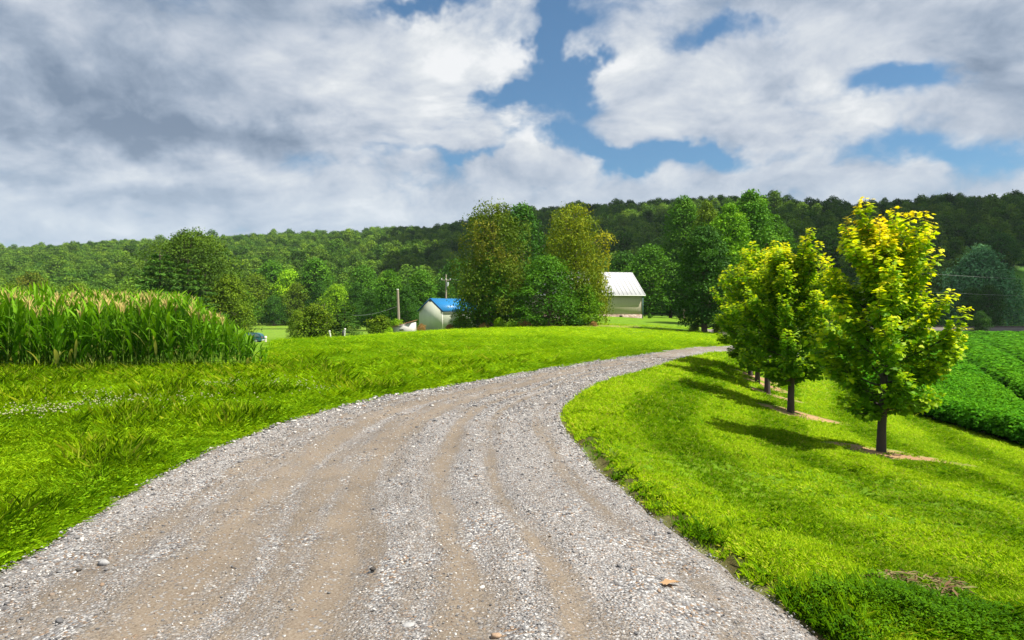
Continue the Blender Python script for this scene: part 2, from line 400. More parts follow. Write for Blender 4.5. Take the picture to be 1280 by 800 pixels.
# ------------------------------------------------------------------ ground sheet
def grow(a, step, stop, g):
    o = []
    while abs(a) < abs(stop):
        step *= g; a = a + step; o.append(a)
    return o
def ground():
    xs = np.concatenate([np.array(grow(-14, -.2, -2600, 1.085))[::-1], np.arange(-14, 18.01, .16), grow(18, .2, 2600, 1.085)])
    ys = np.concatenate([np.array(grow(-8, -.4, -400, 1.25))[::-1], np.arange(-8, 30, .16), grow(30, .18, 2600, 1.035)])
    X, Y = np.meshgrid(xs, ys); off, side = road_off(X, Y)
    Z = terrain(X, Y, off, side)
    nx, ny = len(xs), len(ys)
    V = np.stack([X, Y, Z], -1).reshape(-1, 3)
    i = np.arange(nx - 1)[None] + nx * np.arange(ny - 1)[:, None]
    Fs = np.stack([i, i + 1, i + nx + 1, i + nx], -1).reshape(-1, 4)
    # real surface colours by land use
    C = np.empty((ny, nx, 3)); C[:] = (.12, .225, .010)
    def put(mask, c):
        C[:] = C * (1 - mask[..., None]) + np.array(c) * mask[..., None]
    lawn = (side > 0) & (Y < 90); put(lawn * 1.0, (.115, .215, .008))
    P = np.stack([X.ravel(), Y.ravel()], 1)
    soy = inside_poly(P, SOYP).reshape(X.shape); put(soy * 1.0, (.03, .085, .010))
    px = CX + F * X / np.maximum(Y, 1)
    Y0 = np.interp(px, SKY_PX, HILL0)
    put(sstep(Y, Y0 - 8, Y0 + 6), (.022, .045, .012))
    put(sstep(Y, 90, 130) * (px < 480) * (Y < 300), (.14, .24, .02))
    clearing = (px > 398) * (px < 452) * sstep(Y, 640, 655) * (1 - sstep(Y, 690, 700)); put(clearing * 1.0, (.16, .25, .03))
    mead = (px > 1190) * sstep(Y, 150, 158) * (1 - sstep(Y, 330, 340)) * (px < 1600); put(mead * 1.0, (.09, .23, .022))
    n = noise2(X, Y, 1.4, 31, 3)
    put((side > 0) * (1 - sstep(off, .14, .34 + .12 * n)) * (1 - sstep(Y, 11, 18)) * (off > -1) * .9, (.065, .042, .022))
    put((side < 0) * (1 - sstep(off, .03, .16 + .1 * n)) * (off > -1) * .6, (.17, .13, .08))
    # dry tan strip in front of the tree clump
    s = (px > 585) & (px < 800); put(s * np.exp(-((Y - (73.5 + 3 * n * .3)) / 2.6) ** 2) * .8, (.30, .22, .09))
    for (tx, ty, r) in SOILS:
        dx, dy = X - tx, Y - ty
        d = np.sqrt((dx / 1.4) ** 2 + dy ** 2) / r
        put(1 - sstep(d + .22 * n, .7, .98), (.34, .215, .115))
    bank = np.exp(-(((X - 2.5) / .35) ** 2 + ((Y - 4.2) / .2) ** 2)); put(np.clip(bank * 1.1, 0, .8), (.09, .055, .03))
    me = bpy.data.meshes.new("ground")
    g = Geo(); g.add(V, Fs); me = g.mesh("ground", [], True)
    ca = me.color_attributes.new("gcol", "FLOAT_COLOR", "POINT")
    ca.data.foreach_set("color", np.concatenate([C.reshape(-1, 3), np.ones((nx * ny, 1))], 1).astype(np.float32).ravel())
    m, k, out = material("ground_cover")
    c = k.n("ShaderNodeAttribute", attribute_name="gcol").outputs["Color"]
    tc = k.n("ShaderNodeTexCoord").outputs["Object"]
    f1 = k.mr(k.noise(tc, 1.1, 6, .62), .3, .7, .72, 1.22); f2 = k.mr(k.noise(tc, 38, 4, .7), .3, .7, .6, 1.35)
    f = k.m("MULTIPLY", f1, f2)
    hs = k.n("ShaderNodeHueSaturation"); k.L.new(c, hs.inputs["Color"]); k.L.new(f, hs.inputs["Value"])
    k.L.new(k.mr(k.noise(tc, .35, 4, .6), .3, .7, .485, .515), hs.inputs["Hue"])
    p = k.n("ShaderNodeBsdfPrincipled", ins={"Roughness": .9, "Specular IOR Level": .1}); k.L.new(hs.outputs[0], p.inputs[0])
    b = k.n("ShaderNodeBump", ins={"Strength": .8, "Distance": .03}); k.L.new(k.noise(tc, 30, 5, .7), b.inputs["Height"]); k.L.new(b.outputs[0], p.inputs["Normal"])
    k.L.new(p.outputs[0], out.inputs[0]); me.materials.append(m)
    tag(link(bpy.data.objects.new("ground", me)), "green farmland rolling from the lane down to the valley and up to the ridge", "ground", kind="structure")

# ------------------------------------------------------------------ gravel lane
RUTS = [(.10, .045, .012), (.33, .05, .03), (.455, .05, .032), (.63, .028, .025), (.735, .022, .022), (.90, .03, .014)]   # cross position, width, depth
def road_z(u, s, X, Y):
    z = terrain0(X, Y) + .012
    for (c, w, dp) in RUTS:
        z = z - dp * np.exp(-((u - c - .005 * np.sin(s * .55 + c * 9)) / w) ** 2)
    z = z + .014 * noise2(X, Y, .55, 41, 3) + .012 * noise2(X, Y, 2.2, 42, 2)
    return z
def road():
    nu, ks = 90, 3
    # resample evenly, finer near the camera
    n = len(RL); idx = np.interp(np.concatenate([np.arange(0, 34, .1), np.arange(34, RS[-1], .6)]), RS, np.arange(n))
    L = np.stack([np.interp(idx, np.arange(n), RL[:, j]) for j in (0, 1)], 1); R = np.stack([np.interp(idx, np.arange(n), RR[:, j]) for j in (0, 1)], 1)
    s = np.interp(idx, np.arange(n), RS)
    u = np.linspace(-.03, 1.03, nu)
    X = L[:, :1] * (1 - u) + R[:, :1] * u; Y = L[:, 1:] * (1 - u) + R[:, 1:] * u
    S = np.repeat(s[:, None], nu, 1); U = np.repeat(u[None], len(s), 0)
    Z = road_z(U, S, X, Y)
    e = np.maximum(np.abs(U - .5) - .5, 0) / .03
    en = np.clip((np.abs(U - .5) - .47) / .06, 0, 1)
    Z = Z - .11 * en ** 1.5
    V = np.stack([X, Y, Z], -1).reshape(-1, 3); ny = len(s)
    i = np.arange(nu - 1)[None] + nu * np.arange(ny - 1)[:, None]
    Fs = np.stack([i, i + 1, i + nu + 1, i + nu], -1).reshape(-1, 4)
    g = Geo(); g.add(V, Fs); me = g.mesh("gravel_road", [], True)
    a = me.attributes.new("lane", "FLOAT_VECTOR", "POINT")
    a.data.foreach_set("vector", np.stack([U, S, U * 0], -1).astype(np.float32).ravel())
    m, k, out = material("lane_gravel")
    lv = k.n("ShaderNodeAttribute", attribute_name="lane").outputs["Vector"]
    sx = k.n("ShaderNodeSeparateXYZ"); k.L.new(lv, sx.inputs[0]); uu, ss, _ = sx.outputs
    tc = k.n("ShaderNodeTexCoord").outputs["Object"]
    wob = k.m("MULTIPLY", k.m("SUBTRACT", k.noise(tc, .4, 3, .5), .5), .03)
    u2 = k.m("ADD", uu, wob)
    dirt = None
    for (c, w, a_) in [(.27, .06, .80), (.45, .055, .85), (.37, .03, .35), (.615, .03, .75), (.73, .022, .6), (.90, .03, .45), (.15, .04, .45)]:
        q = k.m("DIVIDE", k.m("SUBTRACT", u2, c), w)
        e_ = k.m("MULTIPLY", k.m("EXPONENT", k.m("MULTIPLY", k.m("MULTIPLY", q, q), -1.0)), a_)
        dirt = e_ if dirt is None else k.m("ADD", dirt, e_)
    # long streaks along the travel direction
    mp = k.n("ShaderNodeMapping"); mp.inputs[3].default_value = (26, .35, 1); k.L.new(lv, mp.inputs[0])
    streak = k.noise(mp.outputs[0], 1.0, 4, .6)
    patch = k.noise(tc, 1.6, 5, .65)
    df = k.m("ADD", k.m("ADD", dirt, k.m("MULTIPLY", k.m("SUBTRACT", streak, .5), 1.9)), k.m("MULTIPLY", k.m("SUBTRACT", patch, .5), 1.3))
    fine = k.noise(tc, 60, 3, .7)
    df = k.mr(k.m("ADD", df, k.m("MULTIPLY", k.m("SUBTRACT", fine, .5), 1.2)), .05, .75, 0, 1, True)
    def stones(scale):
        v = k.n("ShaderNodeTexVoronoi", feature="F1", ins={"Scale": scale, "Randomness": 1.0}); k.L.new(tc, v.inputs["Vector"])
        return v.outputs["Distance"], v.outputs["Color"]
    d1, c1 = stones(52); d2, c2 = stones(120)
    def tone(cc):
        sp = k.n("ShaderNodeSeparateColor"); k.L.new(cc, sp.inputs[0])
        g_ = k.ramp(sp.outputs[0], [(0, (.05, .05, .058)), (.22, (.13, .13, .138)), (.5, (.235, .238, .248)), (.8, (.385, .385, .385)), (1, (.60, .59, .58))])
        return k.mix(k.mr(sp.outputs[1], .78, .9), g_, (.24, .165, .11, 1))
    gr = k.mix(k.mr(patch, .42, .55), tone(c1), tone(c2))
    gr = k.mix(k.mr(d1, .35, .62, 0, .45), gr, (.12, .105, .09, 1))
    dc = k.mix(k.noise(tc, 2.4, 5, .6), (.085, .063, .044, 1), (.20, .158, .116, 1))
    dc = k.mix(k.mr(fine, .35, .75, 0, .6), dc, (.28, .25, .21, 1))
    # a few scattered stones still show on the packed earth
    spk = k.n("ShaderNodeSeparateColor"); k.L.new(c1, spk.inputs[0])
    df2 = k.m("MULTIPLY", df, k.mr(spk.outputs[2], .80, .86, 1.0, .25))
    cfin = k.mix(df2, gr, dc)
    big = k.mr(k.noise(tc, .35, 3, .5), .3, .7, .86, 1.12)
    hs = k.n("ShaderNodeHueSaturation"); k.L.new(cfin, hs.inputs["Color"]); k.L.new(big, hs.inputs["Value"])
    p = k.n("ShaderNodeBsdfPrincipled", ins={"Roughness": .92, "Specular IOR Level": .15}); k.L.new(hs.outputs[0], p.inputs[0])
    hgt = k.m("ADD", k.m("MULTIPLY", d1, k.m("MULTIPLY_ADD", df2, .8, -1.0)), k.m("MULTIPLY", fine, .5))
    b = k.n("ShaderNodeBump", ins={"Strength": .9, "Distance": .016}); k.L.new(hgt, b.inputs["Height"]); k.L.new(b.outputs[0], p.inputs["Normal"])
    k.L.new(p.outputs[0], out.inputs[0]); me.materials.append(m)
    tag(link(bpy.data.objects.new("gravel_road", me)), "pale gravel farm lane with tan wheel ruts curving away to the right", "road", kind="structure")
# ------------------------------------------------------------------ scattering of uncountable growth (one object each)
def scatter(name, protos, mats, P, rot, scl, var, tint, label, cat, kind="stuff"):
    """protos: list of Geo.  The object's mesh holds the sources and the points; geometry nodes put the sources on the points"""
    g = Geo(); ids = []
    for i, pr in enumerate(protos):
        V, L, S, M, T = pr.arrays()
        st = np.concatenate([[0], np.cumsum(S)])
        first = True
        for k in np.unique(S):
            for mi in np.unique(M):
                sel = np.where((S == k) & (M == mi))[0]
                if len(sel) == 0: continue
                Fs = L[st[sel][:, None] + np.arange(k)[None]]
                if first: g.add(V, Fs, int(mi), T[sel]); first = False
                else:
                    g.f.append((Fs + g.n - len(V), int(mi), T[sel]))
        ids.append(np.full(len(V), 100 + i))
    nsrc = g.n
    V, L, S, M, T = g.arrays()
    P = np.asarray(P, np.float32)
    me = bpy.data.meshes.new(name)
    VV = np.concatenate([V, P]); me.vertices.add(len(VV)); me.vertices.foreach_set("co", VV.astype(np.float32).ravel())
    me.loops.add(len(L)); me.loops.foreach_set("vertex_index", L.astype(np.int32))
    me.polygons.add(len(S)); me.polygons.foreach_set("loop_start", np.concatenate([[0], np.cumsum(S)[:-1]]).astype(np.int32))
    me.polygons.foreach_set("material_index", M.astype(np.int32))
    a = me.attributes.new("ltint", "FLOAT", "FACE"); a.data.foreach_set("value", T.astype(np.float32))
    def att(nm, typ, arr, key="value"):
        at = me.attributes.new(nm, typ, "POINT"); at.data.foreach_set(key, arr.ravel())
    n = len(P)
    att("var", "INT", np.concatenate([np.concatenate(ids), np.asarray(var)]).astype(np.int32))
    R = np.zeros((len(VV), 3), np.float32); R[nsrc:] = rot; att("rot", "FLOAT_VECTOR", R, "vector")
    Sc = np.ones((len(VV), 3), np.float32)
    scl = np.asarray(scl, np.float32); Sc[nsrc:] = scl if scl.ndim == 2 else scl[:, None]
    att("scl", "FLOAT_VECTOR", Sc, "vector")
    tt = np.zeros(len(VV), np.float32); tt[nsrc:] = tint; att("itint", "FLOAT", tt)
    for m in mats: me.materials.append(m)
    me.update(calc_edges=True)
    o = link(bpy.data.objects.new(name, me)); tag(o, label, cat, kind=kind)
    ng = bpy.data.node_groups.new(name + "_spread", "GeometryNodeTree")
    ng.interface.new_socket("Geometry", in_out="INPUT", socket_type="NodeSocketGeometry")
    ng.interface.new_socket("Geometry", in_out="OUTPUT", socket_type="NodeSocketGeometry")
    N = ng.nodes; LK = ng.links
    gi = N.new("NodeGroupInput"); go = N.new("NodeGroupOutput"); jn = N.new("GeometryNodeJoinGeometry")
    def named(nm, typ):
        q = N.new("GeometryNodeInputNamedAttribute"); q.data_type = typ; q.inputs[0].default_value = nm; return q.outputs[0]
    def sep(val):
        c = N.new("FunctionNodeCompare"); c.data_type = "INT"; c.operation = "EQUAL"
        ia = [s for s in c.inputs if s.type == "INT"]
        LK.new(named("var", "INT"), ia[0]); ia[1].default_value = val
        s = N.new("GeometryNodeSeparateGeometry"); s.domain = "POINT"
        LK.new(gi.outputs[0], s.inputs[0]); LK.new(c.outputs[0], s.inputs[1]); return s.outputs[0]
    for i in range(len(protos)):
        ip = N.new("GeometryNodeInstanceOnPoints")
        LK.new(sep(i), ip.inputs["Points"]); LK.new(sep(100 + i), ip.inputs["Instance"])
        er = N.new("FunctionNodeEulerToRotation"); LK.new(named("rot", "FLOAT_VECTOR"), er.inputs[0]); LK.new(er.outputs[0], ip.inputs["Rotation"])
        LK.new(named("scl", "FLOAT_VECTOR"), ip.inputs["Scale"]); LK.new(ip.outputs[0], jn.inputs[0])
    LK.new(jn.outputs[0], go.inputs[0])
    md = o.modifiers.new("spread", "NODES"); md.node_group = ng
    return o

# ------------------------------------------------------------------ grass
def tuft(rng, n, h, rad_, w, lean=.5, curve=.6, tint=(.2, .9)):
    """a tuft of n tapering bent blades"""
    g = Geo()
    a = rng.uniform(0, 6.283, n); r = rad_ * np.sqrt(rng.uniform(0, 1, n))
    B = np.stack([r * np.cos(a), r * np.sin(a), np.full(n, -.01)], 1)
    d = rng.uniform(0, 6.283, n); hh = h * rng.uniform(.55, 1.1, n); le = lean * rng.uniform(.2, 1.2, n)
    D = np.stack([np.cos(d), np.sin(d), 0 * d], 1); T = np.stack([-np.sin(d), np.cos(d), 0 * d], 1)
    ww = w * rng.uniform(.6, 1.3, n)
    def pt(t): return B + D * (le * hh * (t * (1 - curve) + curve * t * t))[:, None] + np.array([0, 0, 1]) * (hh * (t - .35 * le * t * t))[:, None]
    p0, p1, p2 = pt(np.zeros(n)), pt(np.full(n, .5)), pt(np.ones(n))
    V = np.stack([p0 - T * ww[:, None] * .5, p0 + T * ww[:, None] * .5, p1 + T * ww[:, None] * .42, p2, p1 - T * ww[:, None] * .42], 1)
    t = rng.uniform(*tint, n)
    g.add(V.reshape(-1, 3), np.arange(n * 5).reshape(-1, 5), 0, t)
    return g
def clover(rng, n, h, R, s, lo=.2, hi=.7):
    g = Geo()
    a = rng.uniform(0, 6.283, n); r = R * np.sqrt(rng.uniform(0, 1, n))
    for q in range(3):
        d = a + q * 2.094
        C = np.stack([r * np.cos(a), r * np.sin(a), h * rng.uniform(.5, 1, n)], 1)
        D = np.stack([np.cos(d), np.sin(d), rng.uniform(-.2, .3, n)], 1)
        leaves(g, C, D, np.tile([0, 0, 1.0], (n, 1)) + rng.normal(0, .25, (n, 3)), s * rng.uniform(.7, 1.2, n), np.array([(0, 0), (.5, .45), (1, .25), (1, -.25), (.5, -.45)]), 0, rng.uniform(lo, hi, n))
    return g
def in_view(X, Y, m=300):
    px = CX + F * X / np.maximum(Y, .1)
    return (Y > .5) & (px > -m) & (px < 1280 + m)
def sample_wedge(n, y0, y1, pxa, pxb, power=1.0):
    """points over the ground between two distances, more of them close by"""
    q = RNG.uniform(0, 1, n)
    Y = (y0 ** -power + q * (y1 ** -power - y0 ** -power)) ** (-1 / power) if power else y0 + q * (y1 - y0)
    px = RNG.uniform(pxa, pxb, n)
    return (px - CX) / F * Y, Y
CORN_A, CORN_B = np.array([-6.9, 19.6]), np.array([-13.4, 17.6])      # right and left end of the front corn row
CDIR = (CORN_B - CORN_A) / np.linalg.norm(CORN_B - CORN_A); CNRM = np.array([CDIR[1], -CDIR[0]]); CNRM = CNRM if CNRM[1] > 0 else -CNRM
def corn_uv(X, Y):
    q = np.stack([X, Y], -1) - CORN_A
    return q @ CDIR, q @ CNRM
def grass():
    mlawn = foliage("lawn_blades", [(0, (.045, .12, .006)), (.15, (.10, .24, .005)), (.5, (.205, .385, .005)), (.8, (.30, .47, .010)), (.93, (.42, .49, .06)), (1, (.50, .43, .18))], .4, .65, .35, .03, 0.10)
    mfield = foliage("field_blades", [(0, (.07, .18, .005)), (.5, (.175, .355, .005)), (.85, (.29, .46, .008)), (1, (.43, .45, .09))], .4, .65, .35, .03, .10)
    # --- mown lawn right of the lane
    pro = [tuft(RNG, 16, .055, .05, .0075, 1.0, .6, (.1, .9)) for _ in range(4)] + [tuft(RNG, 14, .055, .05, .007, 1.2, .5, (.5, 1.0)) for _ in range(2)]
    pro += [clover(RNG, 12, .075, .075, .013, 0, .2), clover(RNG, 9, .10, .07, .016, 0, .25), tuft(RNG, 16, .10, .06, .0075, 1.1, .6, (.0, .35)), tuft(RNG, 16, .12, .07, .0075, 1.2, .6, (.0, .5)), tuft(RNG, 12, .09, .07, .008, 1.3, .6, (.3, 1.0))]
    X, Y = [], []
    for (n, a, b, p1) in [(92000, 2.2, 9, 1900), (54000, 9, 22, 1560), (32000, 22, 60, 1560)]:
        x, y = sample_wedge(n, a, b, 640, p1, .9); X.append(x); Y.append(y)
    X = np.concatenate(X); Y = np.concatenate(Y)
    off, side = road_off(X, Y); P2 = np.stack([X, Y], 1)
    keep = (side > 0) & (off > .03) & in_view(X, Y, np.where(Y < 9, 650, 300)) & ~inside_poly(P2, SOYP)
    for (tx, ty, r) in SOILS:
        keep &= (np.sqrt(((X - tx) / 1.4) ** 2 + (Y - ty) ** 2) / r + .22 * noise2(X, Y, 1.4, 31, 3) > 1.02) | (RNG.uniform(0, 1, len(X)) < .04)
    clod = np.exp(-(((X - 2.5) / .22) ** 2 + ((Y - 4.25) / .12) ** 2)); keep &= RNG.uniform(0, 1, len(X)) > clod * .6
    bare = ((off < .15) & (RNG.uniform(0, 1, len(X)) < .5) & (Y < 13)) | (off < .22) & (noise2(X, Y, .5, 51, 2) > .45) & (Y < 12); keep &= ~bare
    X, Y, off = X[keep], Y[keep], off[keep]
    side = np.ones(len(X)); Z = terrain(X, Y, off, side)
    n = len(X)
    # mowing lanes: blades lie one way, then the other, along bands that follow the lane
    ph = off / 1.05 + 0.12 * noise2(X, Y, 6, 61, 2)
    lay = np.tanh(3 * np.sin(ph * math.pi)) 
    sc = np.clip(Y / 8.0, .95, 3.4) * RNG.uniform(.75, 1.25, n)
    hz = np.where(off < .35, 1.3, 1.0) * (1 + .10 * noise2(X, Y, .9, 62, 2))
    shag = np.exp(-(((X - 2.45) / .48) ** 2 + ((Y - 3.95) / .36) ** 2)) + .5 * np.exp(-((off - .06) / .10) ** 2) * (Y < 9) * (.4 + .8 * (noise2(X, Y, .7, 68, 2) > 0))
    hz = hz * (1 + .45 * shag)
    rot = np.stack([lay * .16 + RNG.normal(0, .12, n), RNG.normal(0, .12, n), RNG.uniform(-.5, .5, n)], 1)
    hh = np.clip(hz * .85, .4, 2.6) / np.clip(sc, 1, 3.4) ** .55
    S = np.stack([sc, sc, sc * hh], 1)
    tn = .20 * noise2(X, Y, 1.1, 63, 3) + .25 * noise2(X, Y, 5, 64, 2) + .48 * lay - 1.5 * shag - .12 * (noise2(X, Y, 3.2, 67, 3) > .3) + .05  # lay term paints the mowing bands' catch of light into the tint
    v = np.where(RNG.uniform(0, 1, n) < .22 + .2 * (noise2(X, Y, 2.5, 66, 2) > .2), RNG.integers(4, 6, n), RNG.integers(0, 4, n))
    v = np.where(RNG.uniform(0, 1, n) < np.clip(shag * 1.1 - .1, 0, .7) + .003, RNG.choice([6, 7, 8, 8, 8, 9, 9, 9, 10, 10], n), v)
    scatter("lawn_grass", pro, [mlawn], np.stack([X, Y, Z], 1), rot, S, v, np.clip(tn, -1.5, 1), "short mown lawn grass sloping down right of the lane", "grass")
    # --- verge and field left of the lane
    pro = [tuft(RNG, 16, .15, .07, .0075, .85, .7, (.1, .9)) for _ in range(3)] + [clover(RNG, 14, .09, .11, .022) for _ in range(2)] + [tuft(RNG, 10, .28, .08, .008, .6, .8, (.35, 1.0)) for _ in range(2)]
    X, Y = [], []
    for (n, a, b, p0, p1) in [(66000, 3.0, 10, -280, 330), (60000, 10, 22, -280, 760), (54000, 22, 80, -240, 960)]:
        x, y = sample_wedge(n, a, b, p0, p1, .9); X.append(x); Y.append(y)
    X = np.concatenate(X); Y = np.concatenate(Y)
    off, side = road_off(X, Y)
    cu, cv = corn_uv(X, Y)
    keep = (side < 0) & (off > .0) & in_view(X, Y) & ~((cv > .6) & (cu > .4))
    keep &= ~((off < .14) & (noise2(X, Y, .6, 71, 2) > .55))
    keep &= (np.abs(Y - 73.5) > 2.6) | (X_at(585, Y) > X) | (RNG.uniform(0, 1, len(X)) < .25)
    X, Y, off, cu, cv = X[keep], Y[keep], off[keep], cu[keep], cv[keep]; n = len(X)
    Z = terrain(X, Y, off, -np.ones(n))
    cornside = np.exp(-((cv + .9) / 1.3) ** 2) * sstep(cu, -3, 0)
    sc = np.clip(Y / 9, .9, 4.2) * RNG.uniform(.75, 1.25, n)
    clump = noise2(X, Y, 2.2, 72, 3)
    hh = (.42 + .32 * clump) * sstep(off, -.1, .4) + .24 + .12 * cornside
    hh = np.where(Y > 22, .42 + .30 * noise2(X, Y, 4, 73, 3), hh)
    hh = np.where(Y > 43, .30, hh)
    S = np.stack([sc, sc, np.clip(hh, .18, 1.25) * np.clip(sc, .8, 1.15)], 1)
    v = RNG.integers(0, 3, n); r = RNG.uniform(0, 1, n)
    v = np.where((r < .16) & (Y < 22), RNG.integers(3, 5, n), v)
    v = np.where((r < .24) & (off < .5) & (Y < 14), RNG.integers(3, 5, n), v)
    v = np.where((r > .93) & (clump > .1) & (off > .35) & (Y < 30), RNG.integers(5, 7, n), v)
    v = np.where((cornside > .3) & (r > .8), RNG.integers(5, 7, n), v)
    rot = np.stack([RNG.normal(0, .16, n), RNG.normal(.0, .16, n), RNG.uniform(0, 6.28, n)], 1)
    tn = .40 * noise2(X, Y, 2.0, 74, 3) + .30 * noise2(X, Y, 7, 75, 2) - .25 * cornside - .15 * (off < .7) + .28  # cornside term darkens the tint, painting in shade before the maize
    far = sstep(Y, 16, 24) * (1 - sstep(Y, 40, 48))
    tn = tn + .15 - far * (.15 + .5 * (noise2(X, Y, 1.6, 76, 3) > .22)) + .45 * sstep(Y, 42, 50)
    scatter("field_grass", pro, [mfield], np.stack([X, Y, Z], 1), rot, S, v, np.clip(tn, -1.2, 1), "long bright green meadow grass and clover left of the lane", "grass")
    # --- white clover heads in drifts
    g = Geo()
    for q in range(3):
        a = np.linspace(0, 6.283, 7)[:6]
        ring = lambda r, z: np.stack([r * np.cos(a), r * np.sin(a), 0 * a + z], 1)
        if q == 0:
            Vv = np.concatenate([ring(.006, .0), ring(.013, .008), ring(.010, .018), [[0, 0, .022]]])
            fs = [[j, (j + 1) % 6, 6 + (j + 1) % 6, 6 + j] for j in range(6)] + [[6 + j, 6 + (j + 1) % 6, 12 + (j + 1) % 6, 12 + j] for j in range(6)]
            g.add(Vv, fs, 0, .5); g.f.append((np.array([[12 + j, 12 + (j + 1) % 6, 18] for j in range(6)]), 0, np.full(6, .8)))
    mflo = foliage("clover_white", [(0, (.28, .30, .13)), (1, (.42, .42, .27))], .2, .7, .2, .1, 0)
    X, Y = sample_wedge(13000, 8, 26, -20, 560, .6)
    pxx = CX + F * X / Y; pyy = CY + F * 1.7 / Y
    dens = sum(a * np.exp(-((pxx - u) / su) ** 2 - ((pyy - v_) / sv) ** 2) for u, v_, su, sv, a in
               [(70, 523, 60, 7, .9), (150, 510, 60, 9, .7), (280, 488, 40, 4, 1), (330, 484, 40, 5, .5), (230, 505, 60, 6, .35), (390, 490, 40, 5, .5), (20, 530, 40, 6, .6), (170, 503, 30, 4, .8)])
    dens *= .35 + .9 * (noise2(X, Y, .9, 81, 2) > 0)
    off, side = road_off(X, Y)
    keep = (RNG.uniform(0, 1, len(X)) < dens) & (side < 0) & (off > .4)
    X, Y, off = X[keep], Y[keep], off[keep]; n = len(X)
    Z = terrain(X, Y, off, -np.ones(n)) + RNG.uniform(.07, .14, n)
    scatter("clover_flowers", [g], [mflo], np.stack([X, Y, Z], 1), np.zeros((n, 3)), RNG.uniform(.7, 1.2, n) * np.clip(Y / 14, 1, 1.4), np.zeros(n), RNG.uniform(-1, 1, n), "white clover flower heads drifting through the verge grass", "flowers")

# ------------------------------------------------------------------ loose stones on the lane
def pebble(rng, s=1.0, seg=(6, 4)):
    g = Geo(); n, m = seg
    V = []
    for j in range(1, m):
        th = math.pi * j / m
        for i in range(n):
            ph = 6.283 * i / n
            V.append((math.sin(th) * math.cos(ph), math.sin(th) * math.sin(ph), math.cos(th)))
    V = np.array(V + [(0, 0, 1), (0, 0, -1)]); V *= rng.uniform(.72, 1.22, (len(V), 1)); V *= np.array([1, rng.uniform(.6, .9), rng.uniform(.4, .7)]) * s
    fs = [[j * n + i, (j + 1) * n + i, (j + 1) * n + (i + 1) % n, j * n + (i + 1) % n] for j in range(m - 2) for i in range(n)]
    g.add(V, fs, 0, .5)
    t = len(V) - 2
    g.f.append((np.array([[i, (i + 1) % n, t] for i in range(n)]), 0, np.full(n, .5)))
    g.f.append((np.array([[(m - 2) * n + (i + 1) % n, (m - 2) * n + i, t + 1] for i in range(n)]), 0, np.full(n, .5)))
    return g
def stone_mat():
    m, k, out = material("loose_stone")
    oi = k.n("ShaderNodeObjectInfo").outputs["Random"]
    c = k.ramp(oi, [(0, (.05, .052, .06)), (.22, (.13, .132, .14)), (.5, (.26, .257, .257)), (.72, (.40, .39, .38)), (.86, (.58, .565, .54)), (.9, (.23, .155, .10)), (1, (.16, .14, .125))])
    tc = k.n("ShaderNodeTexCoord").outputs["Object"]
    c = k.mix(k.mr(k.noise(tc, 2.5, 4), .3, .7, 0, .35), c, (.16, .145, .13, 1))
    p = k.n("ShaderNodeBsdfPrincipled", ins={"Roughness": .85, "Specular IOR Level": .25}); k.L.new(c, p.inputs[0]); k.L.new(p.outputs[0], out.inputs[0])
    return m
def lane_lookup(u, s):
    n = len(RL); idx = np.interp(s, RS, np.arange(n))
    l = np.stack([np.interp(idx, np.arange(n), RL[:, j]) for j in (0, 1)], 1); r = np.stack([np.interp(idx, np.arange(n), RR[:, j]) for j in (0, 1)], 1)
    q = l * (1 - u[:, None]) + r * u[:, None]; return q[:, 0], q[:, 1]
